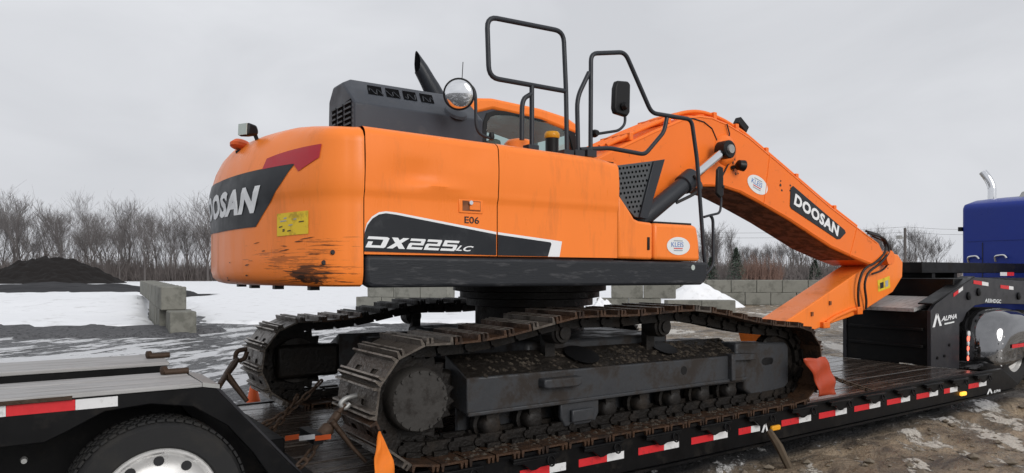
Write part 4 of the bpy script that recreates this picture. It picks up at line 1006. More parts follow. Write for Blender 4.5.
for ln, rr_ in ((top[1:], 1), (bot[1:12], -1)):
    q = [at(a, b+2.2*rr_, Y=YB-.001) for a, b in ln]
    obj('weld_bead', MB().tube([v+Vector((random.uniform(-.002, .002), 0, random.uniform(-.002, .002))) for i in range(len(q)-1) for v in [q[i].lerp(q[i+1], k/6) for k in range(6)]], .006, 5), M['boom'], BM)
for a, b in (((770, 154.5), (764, 204)), ((857, 228), (850, 256))):
    obj('weld_bead', MB().tube([at(*a, Y=YB-.001), at(*b, Y=YB-.001)], .006, 5), M['boom'], BM)
M['grease'] = mat('pin_grease', (.05, .026, .015), .35, var=.5, scale=20)
for px, py, n_ in ((727, 158, 9), (735, 171, 7), (779, 186, 6), (881, 262, 8)):
    for k in range(n_):
        c_ = at(px+random.gauss(0, 4), py+random.gauss(0, 3.5), Y=YB); r = random.uniform(.006, .02)
        vs = [(c_.x+r*random.uniform(.5, 1.3)*math.cos(q*.9), YB-.0022-.0003*k, c_.z+r*random.uniform(.5, 1.5)*math.sin(q*.9)) for q in range(7)]
        link('grease_spot', MB().add(vs, [tuple(range(7))]).mesh('grease_spot'), M['grease'], BM)
# steel pipes along the back of the boom
for k, (dy, dz) in enumerate(((-.20, .055), (-.10, .055), (.02, .055), (.14, .055))):
    up_ = [at(a, b, Y=YB) for a, b in ((612, 150), (650, 132), (686, 117), (700, 115), (712, 116.5), (729, 123.5), (749, 136), (789, 170), (829, 204.5), (862, 230))]
    q = [Vector((v.x, dy, v.z+dz)) for v in up_]
    obj('hydraulic_pipe', MB().tube(rounded(q, .1, 3), .021, 8), M['boom'], BM, smooth=60)
for px, py in ((634, 139.5), (672, 122.5), (718, 118.5), (740, 130), (770, 153.5), (800, 179.5), (838, 211)):
    v = at(px, py, Y=YB); obj('pipe_clamp', MB().box((v.x, -.03, v.z+.035), (.05, .44, .08)), M['boom'], BM, bevel=.008)
v = at(741, 128, Y=-.1); obj('pipe_valve', MB().box((v.x, -.1, v.z+.03), (.18, .08, .09), Matrix.Rotation(.6, 3, 'Y')), M['black'], BM, bevel=.01)
# boom cylinder
for yy in (-.44, .44):
    p0 = at(634, 226, Y=-.44); p1 = at(693, 179.5, Y=-.44); p2 = at(725, 150, Y=-.44); dd = (p2-p0).normalized()
    p0, p1, p2 = [Vector((v.x, yy, v.z)) for v in (p0, p1, p2)]
    ax2 = (p2-p0).normalized(); Lc = (p1-p0).length
    cyl_ = obj('boom_cylinder', MB().lathe([(.06, -.1), (.082, 0), (.082, Lc-.17), (.10, Lc-.16), (.10, Lc), (.07, Lc+.02)], p0, ax2, 22), M['rail'], EX, smooth=40)
    obj('cylinder_rod', MB().tube([p0+ax2*(Lc+.01), p2-ax2*.06], .045, 14), M['chrome'], cyl_, smooth=60)
    obj('rod_eye', MB().lathe([(.085, -.07), (.095, -.06), (.095, .06), (.085, .07)], p2, (0, 1, 0), 20), M['black'], cyl_, smooth=40)
    obj('pin_cap', MB().lathe([(.05, 0), (.045, .02)], (p2.x, yy+(-.07 if yy < 0 else .07), p2.z), (0, -1 if yy < 0 else 1, 0), 14), M['galv'], cyl_)
    b0 = p0+ax2*(Lc-.1)
    if yy < 0: obj('cylinder_hose', MB().tube(rounded([b0+Vector((0, -.1, .06)), b0+Vector((.05, -.17, -.06)), b0+Vector((-.02, -.12, -.13)), b0+Vector((-.2, -.05, -.22))], .08), .016, 8), M['hose'], cyl_)
obj('boom_foot', MB().span(.35, .75, -.34, -.29, 1.2, 2.05).span(.35, .75, .29, .34, 1.2, 2.05), M['boom'], EX, bevel=.03)

# ---------------- arm, folded back under the boom
YA = -.19
near = [(873, 262), (886, 252), (898, 254.5), (903, 262), (902.5, 277), (893, 292), (858, 314.5), (822, 327), (797, 338), (782, 346), (768, 346), (765, 334), (793, 317)]
AP = xz(near, YA)
AR = obj('arm', MB().prism(AP, YA, -YA), M['orange'], EX, bevel=.014)
c = at(885.5, 284.5, Y=YA-.004); ys_ = [(877.5, 280.5), (889.5, 275.8), (890.3, 287.5), (878.3, 292)]
ws_ = patch('warning_sticker', ys_, YA-.003, M['yellow'], AR)
patch('sticker_mark', [(880, 283), (883.5, 281.7), (883.8, 287.6), (880.3, 288.8)], YA-.0045, M['ink'], ws_)
patch('sticker_mark', [(885.3, 281), (888, 280), (888.3, 286), (885.6, 287)], YA-.0045, M['printgrey'], ws_)
obj('arm_pin', MB().lathe([(.10, -.31), (.10, .31)], (at(882, 258, Y=YA).x, 0, at(882, 258, Y=YA).z), (0, 1, 0), 20), M['boom'], AR, smooth=40)
obj('arm_rib', MB().tube([at(a, b, Y=YA-.012) for a, b in ((826, 323), (835, 317), (852, 309.5), (858, 309))], .028, 8), M['boom'], AR, smooth=60)
obj('grease_block', MB().box(at(825, 325, Y=YA-.02), (.14, .06, .08)).box(at(858, 310.5, Y=YA-.02), (.12, .07, .10)), M['boom'], AR, bevel=.01)
for px, py in ((812, 314), (830, 303)): obj('lug', MB().box(at(px, py, Y=YA-.006), (.04, .02, .05)), M['under'], AR)
# hoses looping over the elbow
def hose(pts, Y0=-.24, r=.016): return obj('elbow_hose', MB().tube(rounded([at(*q[:2], Y=q[2] if len(q) > 2 else Y0) for q in pts], .12, 4), r, 8), M['hose'], AR, smooth=60)
hose([(868, 233, -.3), (885, 238, -.3), (890.5, 251, -.3), (880, 264, -.3), (868, 272, -.28), (864, 284, -.26), (866.5, 300, -.24), (866, 309, -.22)])
hose([(866, 231, -.24), (882, 236, -.26), (887, 250, -.27), (877, 262, -.3), (863, 269, -.27), (858.5, 284, -.25), (858, 297, -.24), (859, 307, -.22)])
hose([(872, 236, -.2), (889, 243, -.22), (893, 256, -.24), (884, 270, -.24), (872, 274, -.24)], r=.013)
# ================================================================== THE TRAILER
TR = thing('lowboy_trailer', (0, 0, GZ), 'long black lowboy trailer with red and white reflective tape under the excavator', 'trailer')
YE = -1.46
XD0, XD1 = -2.45, 6.15
# deck boards, laid lengthwise in three runs
nb = 11; wb = (1.40*2)/nb; plank_me = {}
rd = random.Random(6)
for (a, b) in ((XD0, .45), (.455, 3.35), (3.355, 5.72)):
    for k in range(nb):
        y = -1.40+wb*(k+.5); Lp = b-a-.004
        key = round(Lp, 3)
        if key not in plank_me:
            bm = bmesh.new(); bmesh.ops.create_cube(bm, size=1)
            for v in bm.verts: v.co = Vector((v.co.x*Lp, v.co.y*(wb-.010), v.co.z*.045))
            bmesh.ops.bevel(bm, geom=bm.edges[:], offset=.004, segments=1, affect='EDGES')
            me = bpy.data.meshes.new('deck_board'); bm.to_mesh(me); bm.free(); me.materials.append(M['deck']); plank_me[key] = me
        o = link('deck_board', plank_me[key], None, TR); o.location = ((a+b)/2, y, -.0235-rd.uniform(.0, .006)); o.rotation_euler = (0, rd.uniform(-.0006, .0006), 0)
obj('deck_frame', MB().span(XD0, 5.72, -1.36, 1.36, -.24, -.052), M['trailer'], TR)
for s in (1, -1):
    Y0, Y1 = (YE, YE+.055) if s > 0 else (1.405, 1.46)
    poly = [(XD0-.02, -.27), (5.4, -.27), (6.55, -.27), (6.62, -.235), (6.60, -.19), (6.18, .004), (XD0-.02, .004)]
    bmn = obj('side_beam', MB().prism(poly, Y0, Y1), M['trailer'], TR, bevel=.006)
    if s > 0: beam = bmn
# flange along the deck edge
obj('deck_flange', MB().span(XD0, 6.1, YE-.012, YE+.05, -.018, .0055), M['trailer'], TR)
obj('beam_flange', MB().span(XD0, 6.5, YE-.02, YE+.09, -.292, -.272), M['trailer'], TR)
# reflective tape
def tape(x0, x1, z, red, Y=YE-.002, h=.055, par=None):
    me = MB().add([(x0, Y, z-h/2), (x1, Y, z-h/2), (x1, Y, z+h/2), (x0, Y, z+h/2)], [(0, 1, 2, 3)]).mesh('reflective_tape')
    link('reflective_tape', me, M['tape_red'] if red else M['tape_white'], par or beam)
segs = [(512, 545, 579), (578.8, 607, 624), (638.4, 664, 679), (691.4, 713.5, 727.7), (738.6, 751, 760), (781.5, 799, 811), (819, 835.5, 846.8), (854.3, 869.5, 880.3), (887, 901, 910), (916.5, 929.5, 938), (944, 950, 957.5), (968.5, 979, 986.5)]
segs[0] = (520, 549.5, 566)
for a, b, c in segs:
    za = -.135
    xa, xb, xc = [at(q, 400, Y=YE-.002).x for q in (a, b, c)]
    tape(xa, xb, za, True); tape(xb+.001, xc, za, False)
# lashing brackets along the edge
def bracket(x):
    b = obj('lashing_bracket', MB().prism([(x-.20, -.03), (x+.17, -.03), (x+.13, -.055), (x-.02, -.105), (x-.05, -.105), (x-.12, -.055), (x-.20, -.05)], YE-.055, YE-.03).span(x-.20, x+.17, YE-.06, YE+.0, -.030, -.012), M['trailer'], TR, bevel=.004)
    ring = [Vector((x+.10+.030*math.sin(q*.5236), YE-.065-.01*math.cos(q*.5236), -.060-.032*math.cos(q*.5236))) for q in range(13)]
    obj('lashing_ring', MB().tube(ring, .006, 6), M['trailer'], b, smooth=60)
for k in range(13): bracket(-1.62+k*.60)
# marker lamps, maker's mark on the beam
def lamp(px, py, m):
    p = at(px, py, Y=YE-.002); o = obj('marker_lamp', MB().prism([(p.x-.055, p.z-.022), (p.x+.055, p.z-.022), (p.x+.065, p.z), (p.x+.055, p.z+.022), (p.x-.055, p.z+.022), (p.x-.065, p.z)], YE-.03, YE), m, TR, bevel=.008)
lamp(774, 427.5, M['amber']); lamp(962, 393.5, M['amber_on'])
def alpha_mark(pts, Y, par):
    for poly in pts: link('maker_mark', MB().add([at(a, b, Y=Y) for a, b in poly], [tuple(range(len(poly)))]).mesh('maker_mark'), M['white'], par)
alpha_mark([[(761.5, 432.5), (764.3, 423.5), (766, 423.5), (763.5, 432.3)], [(764.6, 423.5), (766.2, 423.5), (768.2, 431), (766.5, 431.3)]], YE-.003, beam)
alpha_mark([[(986.3, 396), (989.2, 388.6), (990.5, 388.6), (987.8, 395.9)], [(989.4, 388.6), (990.8, 388.6), (993, 394.4), (991.6, 394.8)]], YE-.003, beam)
text_on('maker_lettering', 'ALPHA', at(993.5, 393.5, Y=YE-.003), at(1000.5, 392, Y=YE-.003), at(993.5, 390.3, Y=YE-.003), M['white'], beam, bold=.02, shear=.2)
# far edge tape seen under the tracks
obj('cross_member', MB().span(XD0-.022, XD0+.03, -1.34, -1.08, .222, .277), M['trailer'], TR)
for a, b, r in ((285, 299, True), (299, 315, False), (315, 331, True)):
    me = MB().add([at(q, w, X=XD0-.024) for q, w in ((a, 441), (b, 439), (b, 434), (a, 436))], [(0, 1, 2, 3)]).mesh('reflective_tape'); link('reflective_tape', me, M['cone'] if r else M['tape_white'], TR)
obj('deck_end', MB().span(XD0-.02, XD0+.05, -1.40, 1.40, -.25, .003), M['trailer'], TR)

# ---- rear bogie
YF = -1.30
zP = .625
obj('bogie_frame', MB().span(-8.2, -2.95, -.72, -.45, .05, .52).span(-8.2, -2.95, .45, .72, .05, .40).span(-8.2, -3.0, -.5, .5, .12, .30), M['trailer'], TR, bevel=.01)
rail_poly = [(-8.2, .60), (-3.06, .60), (-2.985, .585), (-2.60, .135), (-2.45, -.02), (-2.45, -.20), (-2.62, -.20), (-2.66, .0), (-2.80, .22), (-2.93, .38), (-3.10, .50), (-3.30, .535), (-3.5, .52), (-3.66, .44), (-3.75, .40), (-8.2, .40)]
obj('fender_rail', MB().prism(rail_poly, YF, YF+.05), M['trailer'], TR, bevel=.006)
obj('fender_rail', MB().prism([(-8.2, .60), (-3.06, .60), (-2.985, .585), (-2.45, -.02), (-2.45, -.2), (-2.6, -.2), (-3.1, .45), (-8.2, .45)], -.80, -.76), M['trailer'], TR, bevel=.006)
# sloping nose plates
for y0, y1 in ((YF+.05, YF+.16), (-.90, -.80)):
    obj('nose_plate', MB().prism([(-3.0, .60), (-2.975, .60), (-2.44, -.03), (-2.47, -.03)], y0, y1), M['trailer2'], TR, bevel=.004)
def boards(y0, y1, n_, x1):
    w_ = (y1-y0)/n_
    for k in range(n_):
        obj('fender_board', MB().span(-8.2, x1+rd.uniform(-.008, .008), y0+k*w_+.003, y0+(k+1)*w_-.003, .601, zP+rd.uniform(-.003, .003)), M['plank'], TR, bevel=.004)
boards(YF-.015, -.79, 3, -3.06); boards(-.26, .30, 3, -3.05)
obj('board_bed', MB().span(-8.2, -3.07, -.25, .29, .45, .597).span(-8.2, -3.07, YF+.06, -.81, .545, .597), M['trailer'], TR)
obj('ramp_plate', MB().prism([(-3.055, .601), (-3.055, zP), (-2.97, .605), (-2.97, .585)], YF, -.79), M['galv'], TR)
# hinge pins on the board ends
for px, py, X in ((176, 371.5, -3.12), (159, 355.5, -3.10)):
    p = at(px, py, Z=zP+.017); o = obj('hinge_pin', MB().tube([p+Vector((-.06, .0, 0)), p+Vector((.065, .0, 0))], .019, 10).lathe([(.012, -.018), (.026, -.012), (.026, .012), (.012, .018)], p+Vector((-.06, .012, .008)), (1, .3, 0), 12), M['rust'], TR, smooth=45)
# tape on the rail
xa, xb, xc = at(6, 405, Y=YF-.002).x, at(75.5, 404, Y=YF-.002).x, at(118, 401, Y=YF-.002).x
for x0_, x1_, r in ((xa-.25, xa, 0), (xa, xb, 1), (xb, xc, 0)):
    tape(x0_, x1_-.001, .567, r, Y=YF-.003, h=.05, par=TR)
obj('rub_strip', MB().span(-8.2, at(72, 399, Y=YF).x, YF-.022, YF-.001, .596, .614), M['rust'], TR)
# wheels
def wheel(x, y, side, z, R=.425):
    w = .27; t = MB(); prof = [(.28, -.11), (.30, -.13), (.40, -.135), (R-.03, -.12), (R-.008, -.10), (R, -.07), (R, .07), (R-.008, .10), (R-.03, .12), (.40, .135), (.30, .13), (.28, .11)]
    ty = obj('wheel', t.lathe(prof+[(.27, 0), prof[0]], (x, y, z), (0, side, 0), 56, cap=False), M['tyre'], TR, smooth=35)
    tr_ = MB()
    for k in range(60):
        a = 2*math.pi*k/60
        for q in (-.085, -.03, .03, .085):
            c = Vector((x+(R+.003)*math.cos(a+q), y+side*q, z+(R+.003)*math.sin(a+q)))
            tr_.box(c, (.012, .042, .034), Matrix.Rotation(-(a+q), 3, 'Y'))
    o = obj('tread', tr_, M['tyre'], ty); o['kind'] = 'stuff'
    rim = obj('rim', MB().lathe([(.285, -.10), (.29, .118), (.283, .128), (.272, .127), (.262, .112), (.25, .10), (.20, .092), (.17, .105), (.10, .11), (.09, .13), (.06, .15), (.02, .152)], (x, y, z), (0, side, 0), 40), M['alu'], ty, smooth=40)
    for k in range(10):
        a = 2*math.pi*(k+.5)/10
        obj('hand_hole', MB().lathe([(.026, 0), (.026, .002)], (x+.222*math.cos(a), y+side*.0975, z+.222*math.sin(a)), (0, side, 0), 12), M['ink'], rim)
    for k in range(10):
        a = 2*math.pi*k/10
        obj('lug_nut', MB().lathe([(.015, 0), (.017, .012), (.012, .028)], (x+.135*math.cos(a), y+side*.106, z+.135*math.sin(a)), (0, side, 0), 8), M['chrome'], rim)
for x in (-3.26, -4.50):
    wheel(x, -1.18, -1, GZ+.405); wheel(x, 1.05, 1, GZ+.405)
obj('axle', MB().tube([(-3.26, -1.1, GZ+.425), (-3.26, 1.0, GZ+.425)], .07, 12).tube([(-4.50, -1.1, GZ+.425), (-4.50, 1.0, GZ+.425)], .07, 12), M['trailer'], TR, smooth=40)
v = at(24, 460, Y=-1.2); obj('spring_eye', MB().lathe([(.012, -.03), (.016, 0), (.012, .03)], v, (0, -1, 0), 12), M['galv'], TR, smooth=40)
# linkage between bogie and deck
obj('bogie_hitch', MB().span(-3.0, -2.40, -.55, .45, -.18, .10).tube([(-2.85, -.62, .30), (-2.46, -.62, -.06)], .05, 8).tube([(-2.85, .2, .25), (-2.46, .2, -.06)], .05, 8), M['trailer'], TR, bevel=.01)

# ---- gooseneck
GY0, GY1 = -.83, .36
so_ = [(931, 366.5), (931, 311), (936, 304), (972, 277), (1014, 280.5), (1090, 284), (1090, 306), (1012, 304), (985, 303.5), (975, 305.5), (966, 313), (959.5, 324), (959.3, 369)]
gpoly = xz(so_, GY0); xb_ = gpoly[0][0]
for k, (y0, y1) in enumerate(((GY0, GY0+.05), (GY1-.05, GY1))):
    o = obj('neck_plate', MB().prism(gpoly, y0, y1), M['trailer2'], TR, bevel=.006)
    if k == 0: NP = o
zb_ = gpoly[1][1]
obj('neck_bulkhead', MB().span(xb_+.02, xb_+.08, GY0+.05, GY1-.05, .004, zb_), M['trailer'], TR)
for z in (.22, .44): obj('bulkhead_rib', MB().span(xb_-.02, xb_+.02, GY0+.10, GY1-.10, z, z+.04), M['trailer'], TR, bevel=.006)
(ax0, az0), (ax1, az1) = gpoly[2], gpoly[3]
def slab(name, x0, z0, x1, z1, y0, y1, th, m): return obj(name, MB().add([(x0, y0, z0), (x1, y0, z1), (x1, y1, z1), (x0, y1, z0), (x0, y0, z0-th), (x1, y0, z1-th), (x1, y1, z1-th), (x0, y1, z0-th)], [(0, 1, 2, 3), (7, 6, 5, 4), (0, 4, 5, 1), (1, 5, 6, 2), (2, 6, 7, 3), (3, 7, 4, 0)]), m, TR, bevel=.004)
slab('neck_top_plate', ax0-.12, az0+.012, ax1+.05, az1+.012, GY0-.012, GY0+.17, .02, M['trailer'])
slab('neck_top_plate', ax0-.12, az0+.012, ax1+.05, az1+.012, GY1-.17, GY1+.012, .02, M['trailer'])
slab('rest_pad', xb_-.06, zb_+.03, xb_+.75, zb_+.16, GY0+.18, GY1-.18, .05, M['plank'])
obj('neck_core', MB().span(ax1-.35, 9.2, GY0+.08, GY1-.08, az1-.36, az1-.02), M['trailer'], TR, bevel=.01)
p0_, p1_ = at(922, 262, Y=-.15), at(1002, 273, Y=-.15)
obj('neck_platform', MB().span(p0_.x, p1_.x+1.2, -.15, .75, p1_.z, p0_.z), M['trailer'], TR, bevel=.008)
obj('platform_rail', MB().span(p0_.x-.5, p1_.x+1.0, .45, .6, p1_.z-.25, p1_.z-.12).span(p0_.x+.4, p0_.x+.5, -.1, .4, .6, p1_.z).span(p0_.x+1.1, p0_.x+1.2, -.1, .4, .6, p1_.z), M['trailer'], TR)
YG = GY0-.004
alpha_mark([[(932.5, 327.5), (936, 313.8), (938, 313.5), (935, 327)], [(936.3, 313.6), (938.1, 313.4), (941.8, 325.6), (939.6, 326)]], YG, NP)
text_on('maker_lettering', 'ALPHA', at(941.2, 321.4, Y=YG), at(956.6, 318.3, Y=YG), at(941.8, 316.6, Y=YG), M['white'], NP, bold=.03, shear=.2)
patch('maker_line', [(944.5, 324.8), (954.3, 322.6), (954.3, 321.2), (944.5, 323.2)], YG, M['cream'], NP)
text_on('trailer_model', 'A55HDGC', at(985, 302.2, Y=YG), at(1001, 303.4, Y=YG), at(985.3, 298.4, Y=YG), M['cream'], NP, bold=.02)
def ntape(px):
    for i in range(2): link('reflective_tape', MB().add([at(a, b, Y=YG) for a, b in px[i]], [(0, 1, 2, 3)]).mesh('reflective_tape'), M['tape_red'] if i == 0 else M['tape_white'], NP)
ntape(([(953.5, 297), (958.5, 293.3), (958.5, 289.6), (953.5, 293.4)], [(958.6, 293.2), (963, 289.9), (963, 286.3), (958.6, 289.5)]))
ntape(([(973.5, 283.8), (982, 285.2), (982, 281.4), (973.5, 280.2)], [(982.1, 285.2), (988.5, 286.2), (988.5, 282.6), (982.1, 281.4)]))
ntape(([(1000.5, 288.2), (1009, 289.4), (1009, 285.9), (1000.5, 284.8)], [(1009.1, 289.4), (1013.5, 290), (1013.5, 286.6), (1009.1, 285.9)]))
for i, (a, b) in enumerate(((1000.2, 1007), (1007.1, 1014))): link('reflective_tape', MB().add([at(x, y, Y=-.154) for x, y in ((a, 275.8), (b, 275.8), (b, 272.2), (a, 272.2))], [(0, 1, 2, 3)]).mesh('reflective_tape'), M['tape_white'] if i == 0 else M['tape_red'], TR)
# red lamp column on the truck side of the neck
p = at(963.5, 354, Y=-.80); lb = obj('lamp_column', MB().span(p.x-.05, p.x+.05, -.86, -.80, .0, .42), M['black'], TR, bevel=.005)
for k in range(6): obj('red_lamp', MB().lathe([(.040, 0), (.040, .012), (.02, .02)], (p.x, -.86, .04+k*.066), (0, -1, 0), 12), M['red_on'] if k % 2 == 0 else M['tape_white'], lb, smooth=50)
obj('neck_bracket', MB().prism(xz([(960, 310), (973, 305), (966, 321), (960, 325)], GY0+.02), GY0+.06, GY0+.10), M['trailer2'], TR)

# hoses, valves and a ram crowding the joint between neck and truck
for k in range(4):
    a_ = at(962+k*3, 300+k*2, Y=-.70+k*.05); b_ = at(972+k*4, 352-k*6, Y=-.6+k*.05)
    obj('air_hose', MB().tube(rounded([a_, a_+Vector((.12, -.03, -.14)), (a_+b_)/2+Vector((-.06, .02, -.05)), b_], .12), .014, 7), M['hose'], TR, smooth=60)
a_, b_ = at(966, 345, Y=-.62), at(984, 316, Y=-.62)
rm2 = obj('neck_ram', MB().tube([a_, a_.lerp(b_, .6)], .06, 14), M['trailer2'], TR, smooth=40)
obj('ram_rod', MB().tube([a_.lerp(b_, .6), b_], .03, 12), M['chrome'], rm2, smooth=60)
obj('valve_box', MB().box(at(971, 330, Y=-.55), (.16, .12, .16)), M['trailer2'], TR, bevel=.01)
for px, py in ((944, 356), (949, 345), (937, 358)): obj('bolt', MB().lathe([(.022, 0), (.02, .014)], at(px, py, Y=GY0), (0, -1, 0), 6), M['trailer'], NP)
for px, py in ((968, 296), (978, 292), (1018, 296)): obj('pivot_pin', MB().lathe([(.055, 0), (.055, .02), (.03, .03)], at(px, py, Y=GY0), (0, -1, 0), 16), M['trailer'], NP, smooth=40)

# ================================================================== THE TRUCK
TK = thing('semi_truck', (9.6, 0, GZ), 'blue semi truck tractor with chrome exhaust stack coupled to the trailer', 'truck')
pb0 = at(961.5, 275, Y=1.15); Xs = pb0.x; zs = CAM[2]+(272-204.5)/FPX*((Xs-CAM[0])*FW[0]+(1.15-CAM[1])*FW[1])
cabp = [(Xs, .45), (Xs+1.9, .45), (Xs+1.9, zs+.25), (Xs+.5, zs+.10), (Xs+.06, zs), (Xs, zs-.06)]
sl_ = obj('sleeper', MB().prism(cabp, -1.15, 1.15), M['blue'], TK, bevel=.07, seg=4)
for k, y in enumerate(np.linspace(-.78, .78, 3)): obj('panel_seam', MB().span(Xs-.008, Xs+.004, y-.006, y+.006, .6, zs-.75), M['ink'], sl_)
obj('panel_seam', MB().span(Xs-.010, Xs+.004, -1.06, 1.06, zs-.72, zs-.705), M['blue'], sl_)
obj('roof_fairing', MB().prism([(Xs+.9, zs+.10), (Xs+1.9, zs+.10), (Xs+1.9, zs+.42), (Xs+1.1, zs+.26)], -1.05, .55), M['galv'], TK, bevel=.03)
for px, py in ((968, 257), (995, 256)):
    v = at(px, py, X=Xs-.03); obj('hose_hook', MB().tube(rounded([v+Vector((.03, 0, -.10)), v+Vector((-.02, 0, 0)), v+Vector((-.02, -.16, .02)), v+Vector((-.02, -.2, -.04))], .05), .022, 7), M['chrome'], TK, smooth=60)
v = at(959.5, 229, X=Xs-.05); obj('side_light', MB().box(v+Vector((.1, .02, 0)), (.1, .06, .08)), M['black'], TK)
e0 = at(992, 203, X=Xs+2.15); xst, yst = e0.x, e0.y; zt_ = at(992, 187, X=xst).z
pts = [(xst, yst, .4), (xst, yst, zt_-.12), (xst, yst, zt_), (xst-.02, yst+.05, zt_+.16), (xst-.04, yst+.16, zt_+.34)]
es = obj('exhaust_stack', MB().tube(rounded(pts, .2), .08, 16, cap=False), M['chrome'], TK, smooth=60)
obj('stack_bore', MB().lathe([(.074, 0), (.074, .002)], Vector(pts[-1])-Vector((-.02, .1, .12))*.15, (-.1, .6, .8), 14), M['ink'], es)
obj('chassis_rail', MB().span(6.35, Xs+1.9, -.50, -.40, .08, .33).span(6.35, Xs+1.9, .40, .50, .08, .33), M['black'], TK, bevel=.008)
obj('fifth_wheel', MB().lathe([(.50, 0), (.50, .06)], (7.6, 0, .50), (0, 0, 1), 24).span(7.2, 8.0, -.45, .45, .33, .5), M['black'], TK, bevel=.01)
def truck_wheel(x, y, s):
    t = obj('wheel', MB().lathe([(.29, -.13), (.42, -.14), (.50, -.11), (.51, 0), (.50, .11), (.42, .14), (.29, .13), (.29, -.13)], (x, y, GZ+.51), (0, s, 0), 40, cap=False), M['tyre'], TK, smooth=35)
    obj('rim', MB().lathe([(.30, .08), (.29, .12), (.20, .02), (.10, .02), (.08, .06), (.02, .07)], (x, y, GZ+.51), (0, s, 0), 32), M['alu'], t, smooth=40)
for x in (7.40, 8.75):
    truck_wheel(x, -1.02, -1); truck_wheel(x, -.70, -1); truck_wheel(x, .70, 1)
for s in (-1, 1): truck_wheel(14.6, s*1.02, s)
# shiny full fenders over the drive wheels
FB = mat('mirror_fender', (.24, .24, .245), .06, metal=.95, var=.06, rvar=.02)
for s in (-1,):
    for x in (7.05,):
        P_ = []
        for k in range(19):
            a = math.radians(192-k*204/18); row = []
            for q, (r, dy) in enumerate(((.60, .28), (.655, .30), (.675, .34), (.68, .55), (.67, .72), (.64, .84), (.59, .925), (.52, .975), (.44, .995), (.25, 1.0), (.02, 1.0))):
                ca, sa = math.cos(a), math.sin(a); e_ = (abs(ca)**3.0+abs(sa)**3.0)**(-1/3.0)
                row.append((x+.35+r*1.08*ca*e_, s*(dy+.25), GZ+.43+r*.98*sa*e_))
            P_.append(row)
        o = obj('fender', MB().grid(P_), FB, TK, smooth=50)
        sf = o.modifiers.new('thick', 'SOLIDIFY'); sf.thickness = .008
        for k in range(5):
            a = math.radians(186-k*9); obj('fender_rivet', MB().lathe([(.012, 0), (.008, .008)], (x+.35+.62*1.08*math.cos(a), s*1.235, GZ+.43+.62*math.sin(a)), (0, s, 0), 8), M['tape_white'], o)
        obj('fender_stripe', MB().add([(x-.05, s*1.262, GZ+.58), (x+1.0, s*1.262, GZ+.58), (x+1.0, s*1.262, GZ+.63), (x-.05, s*1.262, GZ+.63)], [(0, 1, 2, 3)]), M['tape_red'], o)
obj('cab', MB().prism([(Xs+1.92, .45), (Xs+3.4, .45), (Xs+3.4, 1.3), (Xs+2.9, 2.1), (Xs+1.92, 2.2)], -1.0, 1.0).prism([(Xs+3.4, .35), (Xs+5.0, .35), (Xs+5.0, 1.1), (Xs+3.4, 1.3)], -.7, .7), M['blue'], TK, bevel=.05)

# ================================================================== LASHINGS AND SMALL THINGS
def chain_links(a, b, sag=.05, L=.075, r=.009):
    a, b = Vector(a), Vector(b); n_ = max(2, int((b-a).length/(L*.72))); mb = MB()
    for k in range(n_):
        t = (k+.5)/n_; p = a.lerp(b, t)-Vector((0, 0, sag*4*t*(1-t))); t2 = (k+.6)/n_
        d = (a.lerp(b, t2)-Vector((0, 0, sag*4*t2*(1-t2)))-p).normalized(); u = d.orthogonal().normalized(); w = d.cross(u)
        if k % 2: u, w = w, u
        h, q = L*.5, L*.24
        pts = [p+d*(math.copysign(h-q, math.cos(g))+q*math.cos(g))+u*q*math.sin(g) for g in [2*math.pi*i/10+.01 for i in range(11)]]
        mb.tube(pts, r, 5, cap=False)
    return mb
def chain(name, a, b, label, sag=.05, **kw):
    return tag(obj(name, chain_links(a, b, sag, **kw), M['rust'], smooth=60), label, 'chain', 'lashing chains')
# near chain with lever binder from the rear of the near track to the bogie hitch
hk = at(358, 395, Y=-1.18); b0 = at(345, 404, Y=-1.2); b1 = at(325, 432, Y=-1.22); b2 = at(303, 458, Y=-1.2)
LB = thing('load_binder', b1, 'rusty lever load binder and hook pulling on the rear of the near track', 'load binder')
hkp = rounded([hk+Vector((.10, 0, .0)), hk+Vector((.03, -.01, .005)), b0+Vector((.0, 0, .035)), b0+Vector((-.035, 0, 0)), b0+Vector((0, 0, -.03)), b0+Vector((.03, 0, .0))], .04)
obj('grab_hook', MB().tube(hkp, .016, 8), M['galv'], LB, smooth=60)
obj('binder_barrel', MB().tube([b0, b0.lerp(b1, .3), b0.lerp(b1, .35), b1, b1.lerp(b2, .2)], [.014, .014, .026, .026, .018], 10), M['rust'], LB, smooth=40)
obj('binder_lever', MB().tube([b0.lerp(b1, .75)+Vector((0, -.02, .03)), at(352, 447, Y=-1.25), at(366, 462, Y=-1.28)], [.02, .013, .012], 8), M['rust'], LB, smooth=60)
obj('pivot_collar', MB().lathe([(.03, -.045), (.042, -.03), (.042, .03), (.03, .045)], b1, (b2-b1), 12), M['rust'], LB, smooth=40)
chain('lashing_chain', b1.lerp(b2, .2), at(283, 473, Y=-1.15), 'rusty chain running down from the load binder to the bogie')
